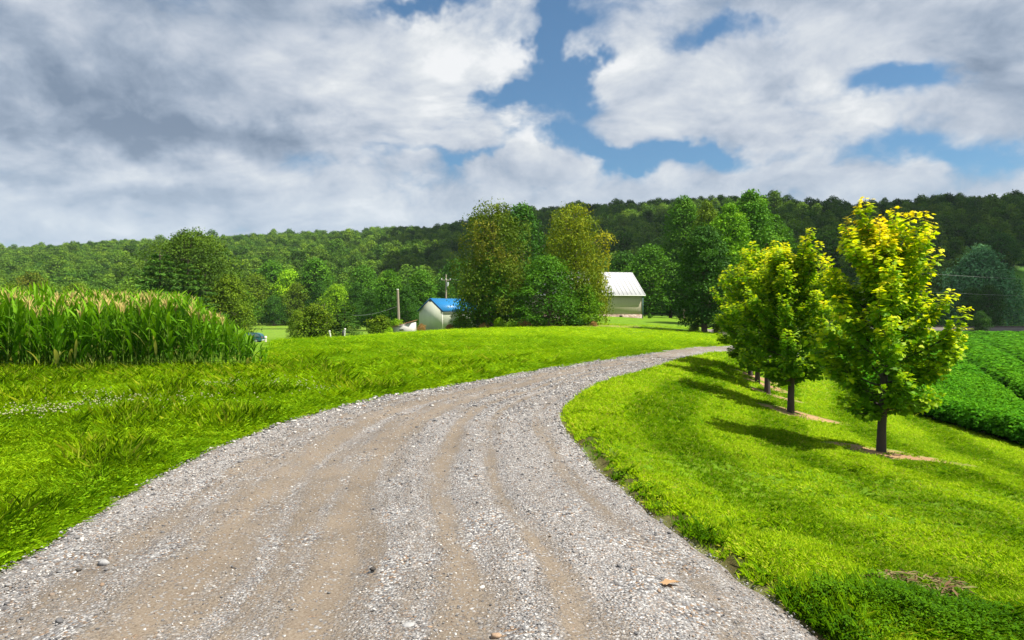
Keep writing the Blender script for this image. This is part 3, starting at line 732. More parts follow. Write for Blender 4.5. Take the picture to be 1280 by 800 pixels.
def gravel():
    pro = [pebble(RNG) for _ in range(6)]
    s0 = np.interp(2.6, RC[:, 1], RS)
    n = 90000
    q = RNG.uniform(0, 1, n); s = s0 + 26 * q ** 1.9; u = RNG.uniform(.005, .995, n)
    X, Y = lane_lookup(u, s)
    dirt = sum(a * np.exp(-((u - c - .02 * noise2(X, Y, 1.8, 91, 2)) / w) ** 2) for c, w, a in [(.30, .085, .85), (.455, .06, .95), (.385, .04, .4), (.63, .03, .9), (.735, .024, .85), (.90, .03, .5), (.17, .03, .4)])
    dirt = dirt + .45 * noise2(X, Y, 1.3, 92, 3)
    keep = (RNG.uniform(0, 1, n) < np.clip(1.0 - 1.05 * dirt, .06, 1)) & in_view(X, Y, 260)
    X, Y, u, s = X[keep], Y[keep], u[keep], s[keep]; n = len(X)
    Z = road_z(u, s, X, Y)
    size = np.clip(RNG.lognormal(-5.25, .45, n), .0025, .03) * np.clip(Y / 6, .9, 2.2)
    edge = np.exp(-(u / .09) ** 2); size *= 1 + .55 * edge
    rot = np.stack([RNG.normal(0, .3, n), RNG.normal(0, .3, n), RNG.uniform(0, 6.28, n)], 1)
    scatter("loose_gravel", pro, [stone_mat()], np.stack([X, Y, Z + size * .15], 1), rot, size, RNG.integers(0, 6, n), np.zeros(n), "loose pale grey and tan gravel strewn over the lane", "gravel")
    # single stones one can pick out on the lane
    sm = simple("fieldstone", (.30, .30, .30), .85, .25, 30, bump=.4); tm = simple("sandstone", (.30, .21, .14), .85, .25, 30, bump=.4); dm = simple("dark_stone", (.05, .045, .04), .85, .3, 30, bump=.4)
    for (px, py, r, m, lab) in [(511, 785, .040, sm, "pale flat stone lying at the front of the lane"), (130, 706, .034, sm, "broad pale stone in the gravel by the left verge"),
                                (466, 713, .022, dm, "small dark clod on the tan wheel rut"), (537, 786, .016, tm, "small orange-tan pebble right of the flat pale stone"),
                                (98, 714, .018, dm, "dark stone in the gravel beside the left verge"), (620, 797, .03, tm, "buff stone at the bottom edge of the lane")]:
        x, y, z = ray(px, py)
        o = pebble(RNG, r, (9, 6)).obj("stone", m, smooth=True); o.location = (x, y, z + .006 + r * .08); o.rotation_euler = (0, 0, RNG.uniform(-.3, .3)); tag(o, lab, "stone")
    # a dry leaf on the lane
    x, y, z = ray(838, 736)
    g = Geo(); leaves(g, [[-.05, -.03, .012]], [[.85, .5, .25]], [[-.3, 0, 1]], [.135], MAPLE * [1, .6], 0, .5, .35)
    o = g.obj("leaf", foliage("dry_leaf", [(0, (.38, .24, .13)), (1, (.40, .26, .15))], .2)); o.location = (x, y, z + .025); tag(o, "curled dry tan leaf lying on the gravel near the lawn edge", "leaf")

# ------------------------------------------------------------------ maize
def corn_parts(rng, h, young=False):
    st, lf, ta = Geo(), Geo(), Geo()
    lean = rng.normal(0, .02, 2)
    zz = np.linspace(-.03, h * .86, 6); ax = np.stack([lean[0] * zz, lean[1] * zz, zz], 1)
    tube(st, ax, np.linspace(.014, .006, 6), 5, 0, rng.uniform(.3, .6))
    nl = rng.integers(8, 11); az = rng.uniform(0, 6.28)
    for i in range(nl):
        t = (i + .6) / nl; z0 = h * (.10 + .74 * t); a = az + (i % 2) * math.pi + rng.normal(0, .35)
        Ln = h * (.30 + .15 * math.sin(math.pi * min(1, t * 1.05))) * rng.uniform(.8, 1.15); w = .044 * rng.uniform(.8, 1.2) * (1.15 - .35 * t)
        up = rng.uniform(1.05, 1.35) + .12 * t; droop = rng.uniform(.35, 1.9) * (1.3 - .85 * t)
        k = 6; s = np.linspace(0, 1, k)
        ang = up - droop * s ** 1.3
        ds = Ln / (k - 1)
        rr = np.concatenate([[0], np.cumsum(np.cos(ang[:-1]) * ds)]); hz = z0 + np.concatenate([[0], np.cumsum(np.sin(ang[:-1]) * ds)])
        D = np.array([math.cos(a), math.sin(a), 0]); T = np.array([-math.sin(a), math.cos(a), 0])
        cx = np.array([lean[0] * z0, lean[1] * z0, 0])
        mid = cx + rr[:, None] * D + hz[:, None] * np.array([0, 0, 1])
        ww = w * np.sin(np.pi * np.clip(.16 + .84 * s, 0, 1)) ** .7 + .003
        tw = rng.normal(0, .5) * s
        Tv = T * np.cos(tw)[:, None] + np.array([0, 0, 1]) * np.sin(tw)[:, None]
        upv = np.array([0, 0, 1]) * .35
        V = np.stack([mid + Tv * ww[:, None] + upv * ww[:, None], mid, mid - Tv * ww[:, None] + upv * ww[:, None]], 1).reshape(-1, 3)
        fs = [[3 * j + c, 3 * j + c + 1, 3 * j + 4 + c, 3 * j + 3 + c] for j in range(k - 1) for c in (0, 1)]
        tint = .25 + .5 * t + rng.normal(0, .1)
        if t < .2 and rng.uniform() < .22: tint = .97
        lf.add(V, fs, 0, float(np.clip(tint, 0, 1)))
    top = np.array([lean[0] * h * .86, lean[1] * h * .86, h * .84])
    for i in range(9):
        a = rng.uniform(0, 6.28); sp = rng.uniform(.05, .5) if i else 0
        L = h * .15 * rng.uniform(.7, 1.1) * (1.25 if i == 0 else 1)
        d = np.array([math.cos(a) * sp, math.sin(a) * sp, 1]); d /= np.linalg.norm(d)
        p0 = top + np.array([0, 0, h * .02 * (i % 4)]); p1 = p0 + d * L * .6; p2 = p1 + (d * .9 + np.array([math.cos(a), math.sin(a), -.3]) * .25 * (i > 0)) * L * .4
        tube(ta, [p0, p1, p2], [.007, .012, .003], 3, 0, rng.uniform(.2, 1))
    return st, lf, ta
def maize():
    mst = foliage("maize_stalk", [(0, (.09, .16, .02)), (1, (.14, .22, .03))], .0)
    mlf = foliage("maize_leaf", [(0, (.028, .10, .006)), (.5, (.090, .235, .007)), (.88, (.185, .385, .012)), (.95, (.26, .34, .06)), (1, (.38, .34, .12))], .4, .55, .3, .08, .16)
    mta = foliage("maize_tassel", [(0, (.45, .36, .11)), (1, (.68, .54, .20))], .15, .7, .2, .2, .2)
    vs_ = [corn_parts(RNG, 1.0) for _ in range(7)]
    # unit-height meshes would make hair-thin leaves, so build near real height and scale gently
    vs_ = [corn_parts(RNG, 2.06) for _ in range(7)]
    msh = [(a.mesh("stalk", [mst]), b.mesh("foliage", [mlf]), c.mesh("tassel", [mta])) for a, b, c in vs_]
    pts = []
    for r in range(26):
        for i in range(160 if r < 10 else 120):
            u = i * .165 + RNG.normal(0, .035) + RNG.uniform(0, .1); v = r * .74 + RNG.normal(0, .03)
            u0 = .1 + .16 * max(0, v) + RNG.uniform(-.15, .5)
            if u < u0: continue
            x, y = CORN_A + CDIR * u + CNRM * v
            ed = u - .16 * max(0, v)
            hf = .26 + .74 * min(1, max(0, ed) / 2.3) ** .9
            if ed > 2 and r < 1: hf *= 1.0
            hf *= RNG.uniform(.90, 1.07) * (.97 + .05 * math.sin(u * .9 + r * .3)) * (1 + .02 * min(r, 4))
            pts.append((x, y, hf, r))
    P = np.array(pts); z = terrain0(P[:, 0], P[:, 1])
    vis = in_view(P[:, 0], P[:, 1], 200); P, z = P[vis], z[vis]
    _v = ~in_view(P[:, 0], P[:, 1], 10)
    order = np.argsort(P[:, 3] * 100 + P[:, 1] * .01 + _v * 1e5, kind="stable"); P, z = P[order], z[order]
    lab = "tall green maize plant in the front rows beside the verge"
    near = min(300, len(P)); proto = None
    for i in range(near):
        x, y, hf, r = P[i]; q = int(RNG.integers(0, 7))
        e = bpy.data.objects.new("maize_plant", None); e.empty_display_size = .1
        link(e); e.location = (x, y, z[i]); e.rotation_euler = (RNG.normal(0, .035), RNG.normal(0, .035), RNG.uniform(0, 6.28)); e.scale = (max(hf, .6),) * 2 + (hf,)
        tag(e, lab, "maize plant", "maize plants in the front rows of the field")
        for nm, me in zip(("stalk", "foliage", "tassel"), msh[q]):
            if nm == "tassel" and (hf < .72 or RNG.uniform() < .38): continue
            link(bpy.data.objects.new(nm, me), e)
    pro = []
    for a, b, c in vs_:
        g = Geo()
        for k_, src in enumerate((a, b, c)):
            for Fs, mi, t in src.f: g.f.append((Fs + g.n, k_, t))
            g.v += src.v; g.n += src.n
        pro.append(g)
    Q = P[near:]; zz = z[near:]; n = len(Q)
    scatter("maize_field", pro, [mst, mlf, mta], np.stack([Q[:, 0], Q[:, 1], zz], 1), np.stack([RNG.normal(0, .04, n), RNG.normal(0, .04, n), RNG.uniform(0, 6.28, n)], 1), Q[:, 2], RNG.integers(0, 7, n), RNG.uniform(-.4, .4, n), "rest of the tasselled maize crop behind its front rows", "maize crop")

# ------------------------------------------------------------------ soybeans
def soy_plant(rng, n, h, R, s):
    g = Geo()
    a = rng.uniform(0, 6.283, n); rr = R * np.sqrt(rng.uniform(0, 1, n)); z = h * (1 - .55 * (rr / R) ** 2) * rng.uniform(.45, 1, n) ** .6
    C = np.stack([rr * np.cos(a), rr * np.sin(a), z], 1)
    for q in range(3):
        d = a + (q - 1) * 1.5 + rng.normal(0, .3, n)
        D = np.stack([np.cos(d), np.sin(d), rng.uniform(-.6, .15, n)], 1)
        N = np.stack([.5 * np.cos(a), .5 * np.sin(a), np.ones(n)], 1) + rng.normal(0, .3, (n, 3))
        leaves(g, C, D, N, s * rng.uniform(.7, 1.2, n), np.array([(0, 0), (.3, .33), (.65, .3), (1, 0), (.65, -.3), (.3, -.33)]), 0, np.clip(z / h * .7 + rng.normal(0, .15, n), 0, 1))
    return g
TRACKS = []
def soybeans():
    mso = foliage("soy_leaf", [(0, (.024, .10, .005)), (.6, (.062, .215, .006)), (1, (.115, .33, .008))], .25, .7, .3, .02, .06)
    pro = [soy_plant(RNG, 42, .78, .34, .105) for _ in range(4)] + [soy_plant(RNG, 34, .78, .40, .16) for _ in range(3)]
    X, Y = [], []
    for (n, a, b, pw) in [(14000, 13, 30, .6), (17000, 30, 60, .8), (33000, 55, 145, .8)]:
        x, y = sample_wedge(n, a, b, 930, 1540, pw); X.append(x); Y.append(y)
    X = np.concatenate(X); Y = np.concatenate(Y); P2 = np.stack([X, Y], 1)
    keep = inside_poly(P2, SOYP)
    X, Y = X[keep], Y[keep]; P2 = P2[keep]
    z0 = terrain0(X, Y)
    # wheel tracks left by the sprayer, two narrow bare lines
    tl = [(((1188, 434), (1232, 462)), .30), (((1226, 424), (1290, 455)), .34), (((1232, 462), (1300, 505)), .28)]
    d = np.full(len(X), 9.0)
    for (pa, pb), wd in tl:
        A, B = ray(*pa, zoff=.6)[:2], ray(*pb, zoff=.6)[:2]
        dd = _seg_dist(P2, np.array([A, B])); d = np.minimum(d, dd / (wd + .0085 * Y))
    keep = d > 1
    X, Y, z0 = X[keep], Y[keep], z0[keep]; n = len(X)
    sc = np.clip(Y / 32, .85, 3.2) * RNG.uniform(.85, 1.2, n)
    hz = np.where(Y > 32, 1 / sc, 1.0) * RNG.uniform(.85, 1.1, n)
    edge = _seg_dist(np.stack([X, Y], 1), SOYE)
    S = np.stack([sc, sc, sc * hz * (1.0 + .1 * (edge < 1))], 1)
    v = np.where(Y > 38, RNG.integers(4, 7, n), RNG.integers(0, 4, n))
    tn = .25 * noise2(X, Y, 9, 101, 3) + .2 * np.sin((X * .8 + Y * -.35) * 2.2) * (Y > 25) + RNG.normal(0, .25, n) - .5 * (edge < .5)
    scatter("soybean_crop", pro, [mso], np.stack([X, Y, z0], 1), np.stack([RNG.normal(0, .1, n), RNG.normal(0, .1, n), RNG.uniform(0, 6.28, n)], 1), S, v, np.clip(tn, -1, 1), "dense deep green soybean crop below the lawn at right", "soybean crop")
# ------------------------------------------------------------------ bark and foliage materials
BARK = simple("bark", (.085, .065, .048), .95, .45, 9, bump=.8, stretch=(3, 3, .6))
BARK_Y = simple("young_bark", (.060, .050, .042), .9, .35, 14, bump=.6, stretch=(3, 3, .8))
DEADWOOD = simple("dead_wood", (.33, .26, .21), .9, .3, 6)
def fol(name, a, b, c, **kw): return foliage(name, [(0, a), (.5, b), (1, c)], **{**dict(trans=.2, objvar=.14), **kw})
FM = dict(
    maple=foliage("maple_leaf", [(0, (.055, .16, .005)), (.35, (.13, .30, .005)), (.62, (.36, .52, .006)), (.80, (.58, .64, .008)), (.95, (.72, .68, .012)), (1, (.74, .60, .02))], .45, .55, spec=.15, objvar=.05, transtint=(1.25, 1.2, .5)),
    mid=fol("broadleaf", (0.035, 0.104, 0.01), (0.0735, 0.2, 0.012), (0.149, 0.32, 0.018)),
    dark=fol("dark_broadleaf", (0.021, 0.0672, 0.01), (0.042, 0.125, 0.013), (0.0875, 0.208, 0.018)),
    olive=fol("olive_broadleaf", (0.049, 0.096, 0.008), (0.114, 0.2, 0.01), (0.228, 0.312, 0.015)),
    lime=fol("lime_broadleaf", (0.105, 0.256, 0.008), (0.21, 0.408, 0.01), (0.385, 0.576, 0.015)),
    willow=fol("drooping_leaf", (0.0613, 0.12, 0.008), (0.166, 0.232, 0.01), (0.367, 0.352, 0.014)),
    rust=fol("rusty_leaf", (.055, .11, .010), (.115, .185, .012), (.25, .22, .028)),
    bright=fol("bright_bush_leaf", (0.0438, 0.136, 0.008), (0.123, 0.288, 0.01), (0.28, 0.48, 0.014)),
    fir=fol("fir_needles", (0.028, 0.088, 0.014), (0.0613, 0.16, 0.022), (0.131, 0.264, 0.03), trans=.15),
    pine=fol("pine_needles", (0.0245, 0.08, 0.022), (0.049, 0.144, 0.034), (0.0963, 0.232, 0.048), trans=.15),
    oak=fol("oak_leaf", (.026, .06, .008), (.062, .125, .010), (.13, .21, .014)),
    spruce=fol("spruce_needles", (.06, .16, .065), (.10, .25, .10), (.16, .34, .13), trans=.15),
    vine=fol("vine_leaf", (0.0875, 0.208, 0.01), (0.21, 0.4, 0.012), (0.35, 0.528, 0.02)),
    brown=fol("dry_brush", (0.175, 0.112, 0.035), (0.333, 0.208, 0.07), (0.473, 0.304, 0.1), trans=.15),
)
UPV = np.array([0, 0, 1.0])

# ------------------------------------------------------------------ young maples beside the lane (each leaf modelled)
def maple_geo(rng, h, W, clear, nprim=36, leafs=.125, spiky=.5, gold=1.0):
    tr, cr = Geo(), Geo()
    tz = np.linspace(-.08, h * .86, 9); wob = np.stack([.03 * np.sin(tz * 1.7 + rng.uniform(0, 6)), .03 * np.sin(tz * 1.3 + rng.uniform(0, 6)), tz], 1); wob[:2, :2] *= .3
    tube(tr, wob, np.array([.088, .074, .068, .060, .050, .038, .027, .018, .008]) * h / 4.6, 9)
    C, D, N, S, T = [], [], [], [], []
    def leaf_run(p0, p1, n, gold, sz=1.0):
        f = (np.arange(n) + rng.uniform(0, 1, n)) / n
        ax = nrm(p1 - p0); an = rng.uniform(0, 6.283, n)
        s1 = nrm(np.cross(ax, UPV) + 1e-3); s2 = np.cross(ax, s1)
        rd = np.cos(an)[:, None] * s1 + np.sin(an)[:, None] * s2
        pos = p0 + f[:, None] * (p1 - p0) + rd * rng.uniform(.02, .10, n)[:, None]
        d = rd + .35 * ax + np.array([0, 0, -.25]) + rng.normal(0, .25, (n, 3))
        C.append(pos); D.append(d); N.append(UPV * 1.0 + .35 * rd + rng.normal(0, .35, (n, 3)))
        S.append(leafs * sz * rng.uniform(.6, 1.15, n) * (1.05 - .35 * f))
        T.append(np.clip(gold * (.35 + .75 * f) + rng.normal(0, .09, n) + .06, 0, 1))
    az = rng.uniform(0, 6.28)
    for i in range(nprim):
        t = (i + .3) / nprim; z = clear + (h * .80 - clear) * t ** 1.05
        az += 2.399 + rng.normal(0, .25)
        prof = np.interp(t, [0, .12, .3, .5, .7, .85, 1], [.40, .78, 1.0, .92, .70, .50, .30])
        L = W * .5 * prof * rng.uniform(.78, 1.15); el = np.interp(t, [0, .3, .7, 1], [.08, .45, .85, 1.15]) + rng.normal(0, .1)
        d = np.array([math.cos(az) * math.cos(el), math.sin(az) * math.cos(el), math.sin(el)])
        Lr = L / max(.35, math.cos(el)) * (.92 if t < .6 else .8)
        q = np.linspace(0, 1, 6)
        base = np.array([np.interp(z, tz, wob[:, 0]), np.interp(z, tz, wob[:, 1]), z])
        P = base + d * (Lr * q)[:, None] + UPV * (Lr * (.28 * q ** 2 - .10 * q))[:, None] + rng.normal(0, .02, (6, 3)) * q[:, None]
        tube(tr, P, np.linspace(.020, .004, 6) * (1.15 - .5 * t) * h / 4.6, 5)
        high = (.50 + .42 * t) * gold
        leaf_run(P[1], P[4], 46, high * .5)
        nt = int(5 + 5 * prof)
        for j in range(nt):
            f = .30 + .70 * (j + 1) / nt; k = min(4, int(f * 5)); p = P[k] + (P[k + 1] - P[k]) * (f * 5 - k)
            td = nrm(d * .6 + UPV * (.55 + .35 * t) + rng.normal(0, .45, 3)); tl = rng.uniform(.22, .46) * (.8 + .35 * (1 - t)) * h / 4.6
            out = f
            if j == nt - 1: td = nrm(d * .7 + UPV * .9 + rng.normal(0, .15, 3)); tl *= 1.15 + spiky * rng.uniform(0, .8)
            e = p + td * tl
            tube(tr, [p, (p + e) / 2 + rng.normal(0, .012, 3), e], [.006, .004, .002], 4, cap=False)
            leaf_run(p, e, int(26 + 44 * tl), high * (.55 + .55 * out) * (1.0 if t > .12 else .8))
    for i in range(9):      # upright leaders with golden new growth
        a = rng.uniform(0, 6.28); r = rng.uniform(.05, .30) * W * .5
        p = np.array([math.cos(a) * r, math.sin(a) * r, h * rng.uniform(.66, .80)]); e = p + np.array([math.cos(a) * .16, math.sin(a) * .16, 1]) * h * rng.uniform(.12, .215)
        if i == 0: e = np.array([-.1, 0, h])
        tube(tr, [p - UPV * .3 - p * [.6, .6, 0] * .5, p, e], [.008, .006, .002], 4, cap=False)
        leaf_run(p - UPV * .1, e, 95, 1.0 * gold, .9)
    C, D, N, S, T = map(np.concatenate, (C, D, N, S, T))
    leaves(cr, C, D, N, S, MAPLE, 0, T, .18)
    return tr, cr

# ------------------------------------------------------------------ larger broadleaf trees
PROFS = dict(clump=([0, .1, .35, .6, .8, .93, 1], [.72, .92, 1.0, .9, .74, .52, .2]), round=([0, .1, .3, .55, .8, 1], [.45, .80, 1.0, .95, .66, .15]), tall=([0, .1, .3, .6, .85, 1], [.5, .8, 1.0, .85, .55, .12]),
             broad=([0, .08, .25, .5, .75, .92, 1], [.80, .97, 1.0, .95, .78, .5, .2]), bush=([0, .2, .5, .8, 1], [.95, 1.0, .88, .6, .2]), cone=([0, .12, .4, .7, .9, 1], [.92, 1.0, .80, .52, .26, .06]))
def broad_geo(rng, H, W, clear, prof, nl=60, npl=110, ls=.3, lobe=.16, droop=0.0, gap=.0, tr_r=.022, inner=.18, asym=None, tilt=.0, nr=.32):
    tr, cr = Geo(), Geo()
    tp, pv = PROFS[prof]; ch = H - clear
    zt = np.linspace(-.3, clear + ch * .72, 7)
    ax = np.stack([.012 * H * np.sin(zt * 5 / H + rng.uniform(0, 6)), .012 * H * np.sin(zt * 4 / H + rng.uniform(0, 6)), zt], 1)
    tube(tr, ax, H * tr_r * np.array([1.25, 1, .9, .75, .55, .36, .15]), 8)
    ga = rng.uniform(0, 6.28); bias = rng.uniform(0, 6.28, 3); C, D, N, S, T = [], [], [], [], []
    for i in range(nl):
        t = ((i + rng.uniform(0, 1)) / nl) ** .85; ga += 2.399 + rng.normal(0, .3)
        r0 = np.interp(t, tp, pv) * W * .5 * (1 + .18 * math.sin(2 * ga + bias[0] + 3 * t) + .14 * math.sin(3 * ga + bias[1] + 6 * t))
        rl = lobe * W * rng.uniform(.65, 1.25) * (.75 + .25 * np.interp(t, tp, pv))
        r = max(0, r0 - rl * .75) * math.sqrt(rng.uniform(.25, 1)); z = clear + ch * t * .97 - rl * .4 * t
        c = np.array([math.cos(ga) * r + tilt * z, math.sin(ga) * r, z])
        # limb reaching the clump
        zb = max(clear * .6, min(z - .35 * r, clear + ch * .65)); b = np.array([np.interp(zb, zt, ax[:, 0]), np.interp(zb, zt, ax[:, 1]), zb])
        m = b * .5 + c * .5 + np.array([0, 0, -.08 * r])
        tube(tr, [b, m, c], [H * tr_r * .34, H * tr_r * .2, H * tr_r * .06], 5, cap=False)
        n = int(npl * rng.uniform(.7, 1.3) * (rl / (lobe * W)) ** 1.5)
        u = nrm(rng.normal(0, 1, (n, 3))); u[:, 2] = np.where(u[:, 2] < -.35, -u[:, 2] * .6, u[:, 2])
        rr = rl * rng.uniform(.2, 1.0, n) ** .33 * (1 + .25 * np.sin(5 * u[:, 0] + i) * np.sin(4 * u[:, 1] + 2 * i))
        p = c + u * rr[:, None] * np.array([1, 1, .72])
        if droop:
            k = rng.uniform(0, 1, n); ds = rng.integers(0, max(3, n // 9), n)
            sa = ds * 2.4 + i; sr = rl * (.35 + .65 * ((ds * .618) % 1))
            strand = c + np.stack([np.cos(sa) * sr, np.sin(sa) * sr, rl * .5 * (1 - (sr / rl) ** 2) - k * droop * rl * (1 + ((ds * .37) % 1))], 1) + rng.normal(0, .05 * rl, (n, 3))
            w = rng.uniform(0, 1, n) < .72; p = np.where(w[:, None], strand, p)
        C.append(p); out = u * [1, 1, .6] + UPV * .35
        D.append(out * .7 + rng.normal(0, .6, (n, 3)) + np.array([0, 0, -.35 - droop * .6])); N.append(out + rng.normal(0, nr, (n, 3)))
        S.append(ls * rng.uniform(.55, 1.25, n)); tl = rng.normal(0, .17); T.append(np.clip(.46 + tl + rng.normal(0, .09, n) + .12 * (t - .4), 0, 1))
    n = int(sum(len(x) for x in C) * inner)
    t = rng.uniform(.03, .85, n); a = rng.uniform(0, 6.28, n); r = np.interp(t, tp, pv) * W * .5 * .72 * np.sqrt(rng.uniform(0, 1, n))
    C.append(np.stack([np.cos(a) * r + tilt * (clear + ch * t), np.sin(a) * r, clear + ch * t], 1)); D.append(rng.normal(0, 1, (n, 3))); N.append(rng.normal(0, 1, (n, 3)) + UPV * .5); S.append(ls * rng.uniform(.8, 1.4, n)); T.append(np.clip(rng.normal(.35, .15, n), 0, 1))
    C, D, N, S, T = map(np.concatenate, (C, D, N, S, T))
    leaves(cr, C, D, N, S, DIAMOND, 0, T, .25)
    return tr, cr
def conifer_geo(rng, H, W, nt=16, per=9, ls=.35, npb=34, sag=.25):
    tr, cr = Geo(), Geo()
    tube(tr, [[0, 0, -.3], [0, 0, H * .5], [0, 0, H * .97]], [H * .02, H * .012, H * .002], 7)
    C, D, N, S, T = [], [], [], [], []
    for i in range(nt):
        t = i / nt; z = H * (.04 + .93 * t); L = W * .5 * (1 - t) ** .85 * np.interp(t, [0, .1, 1], [.85, 1, 1]) + .02 * H
        for j in range(max(4, int(per * (1 - .5 * t)))):
            a = rng.uniform(0, 6.28); l = L * rng.uniform(.75, 1.15); f = rng.uniform(.12, 1, npb) ** .7
            d = np.array([math.cos(a), math.sin(a), 0]); s = np.array([-d[1], d[0], 0])
            e = d * l + UPV * (-sag * l * .6 + .12 * l)
            tube(tr, [[0, 0, z], d * l * .5 + UPV * (z - sag * l * .3), d * l + UPV * (z - sag * l * .5)], [H * .005, H * .003, H * .001], 4, cap=False)
            wv = l * .24 * (1.1 - f) * rng.uniform(-1, 1, npb)
            p = d * (l * f)[:, None] + s * wv[:, None] + UPV * (z - sag * l * f * (1 - .45 * f) + rng.uniform(-.05, .05, npb) * l)[:, None]
            C.append(p); D.append(d * .8 + s * np.sign(wv)[:, None] * .6 + rng.normal(0, .3, (npb, 3)) + UPV * .05); N.append(UPV + rng.normal(0, .4, (npb, 3)) + d * .3); S.append(ls * rng.uniform(.6, 1.2, npb) * (1 - .45 * t))
            T.append(np.clip(.35 + .3 * f + rng.normal(0, .13, npb), 0, 1))
    C, D, N, S, T = map(np.concatenate, (C, D, N, S, T)); leaves(cr, C, D, N, S, np.array([(0, 0), (.4, .16), (1, 0), (.4, -.16)]), 0, T, .2)
    return tr, cr
def bare_geo(rng, H, W):
    g = Geo()
    def branch(p, d, L, r, lv):
        q = [p]; dd = d
        for s in range(3):
            dd = nrm(dd + rng.normal(0, .16, 3) + UPV * .06); q.append(q[-1] + dd * L / 3)
        tube(g, q, np.linspace(r, r * .45, 4), 5 if lv < 2 else 3, cap=False, tint=rng.uniform(.3, .8))
        if lv < 5:
            for _ in range(rng.integers(2, 5) if lv else 6):
                k = rng.integers(1, 4); branch(q[k], nrm(dd + rng.normal(0, .55, 3) * np.array([W / H * 1.3, W / H * 1.3, .8])), L * rng.uniform(.5, .75), r * .5, lv + 1)
    branch(np.array([0, 0, -.2]), UPV, H * .36, H * .022, 0)
    return g

def fit(t, c, H, W):
    """scales a freshly grown tree to the height and spread it should have"""
    V = np.concatenate(c.v); kz = H / np.percentile(V[:, 2], 99.97); r = np.sqrt(V[:, 0] ** 2 + V[:, 1] ** 2); kx = W * .5 / np.percentile(r, 97)
    for g in (t, c): g.v = [v * np.array([kx, kx, kz], np.float32) for v in g.v]
    return t, c
_cache = {}
def put_tree(name, px, ytop, Y, geo, mat, label, cat="tree", group=None, bark=None, rz=None, H0=None, xs=1.0, zoff=0.0, X=None):
    """geo: (trunk mesh, crown mesh, built height, built width); scaled so that its top reaches the photo's height at that distance"""
    trm, crm, H, W = geo
    x = X_at(px, Y) if X is None else X; z = gz(x, Y) + zoff
    h = CAMZ + (CY - ytop) / F * Y - z if ytop is not None else H
    s = h / H
    e = empty(name, (x, Y, z), label, cat, group, RNG.uniform(0, 6.28) if rz is None else rz); e.scale = (s * xs, s * xs, s)
    if trm is not None:
        link(bpy.data.objects.new("trunk", trm), e)
    c = link(bpy.data.objects.new("crown", crm), e)
    if mat is not None and crm.materials[0] != mat:
        c.material_slots[0].link = "OBJECT"; c.material_slots[0].material = mat
    return e
def meshes(name, tc, H, W, mat, bark=None):
    t, c = fit(*tc, H, W)
    return (t.mesh(name + "_trunk", [bark or BARK], True), c.mesh(name + "_crown", [mat]), H, W)

SOILS = []
MAPLES = [((1102, 571), 250, 2.3, 1), ((988, 517), 288, 2.6, 2), ((959, 493), 300, 2.8, 3), ((947, 480), 312, 2.7, 4), ((938, 470), 322, 2.6, 5)]
MPOS = []
for (bp, yt, w, sd) in MAPLES:
    b = ray(*bp); MPOS.append(b); SOILS.append((b[0] + .22, b[1] - .05, .92 if sd < 3 else .7))
def maples():
    labs = ["nearest young maple with golden shoots standing in the largest bare soil ring", "second young maple along the lawn, its crown overlapping the nearest one",
            "third young maple whose thin trunk shows left of the second maple's trunk", "fourth young maple in the lawn row, mostly hidden behind the third", "farthest young maple of the lawn row, hidden behind the others beside the lane"]
    for k, ((bp, yt, w, sd), b) in enumerate(zip(MAPLES, MPOS)):
        Yc = b[1]; z = gz(b[0], b[1]); h = CAMZ + (CY - yt) / F * Yc - z
        rng = np.random.default_rng(100 + sd)
        g = meshes("maple", maple_geo(rng, h, w * (1 if k else .97), .17 * h if k else .15 * h, 44 if k < 2 else 32, .108, .45 if k == 0 else .15, gold=1.0 if k == 0 else .8), h, w, FM["maple"], BARK_Y)
        e = put_tree("maple_tree", None, None, Yc, g, None, labs[k], "tree", "young maples planted along the lawn", X=b[0], rz=0)

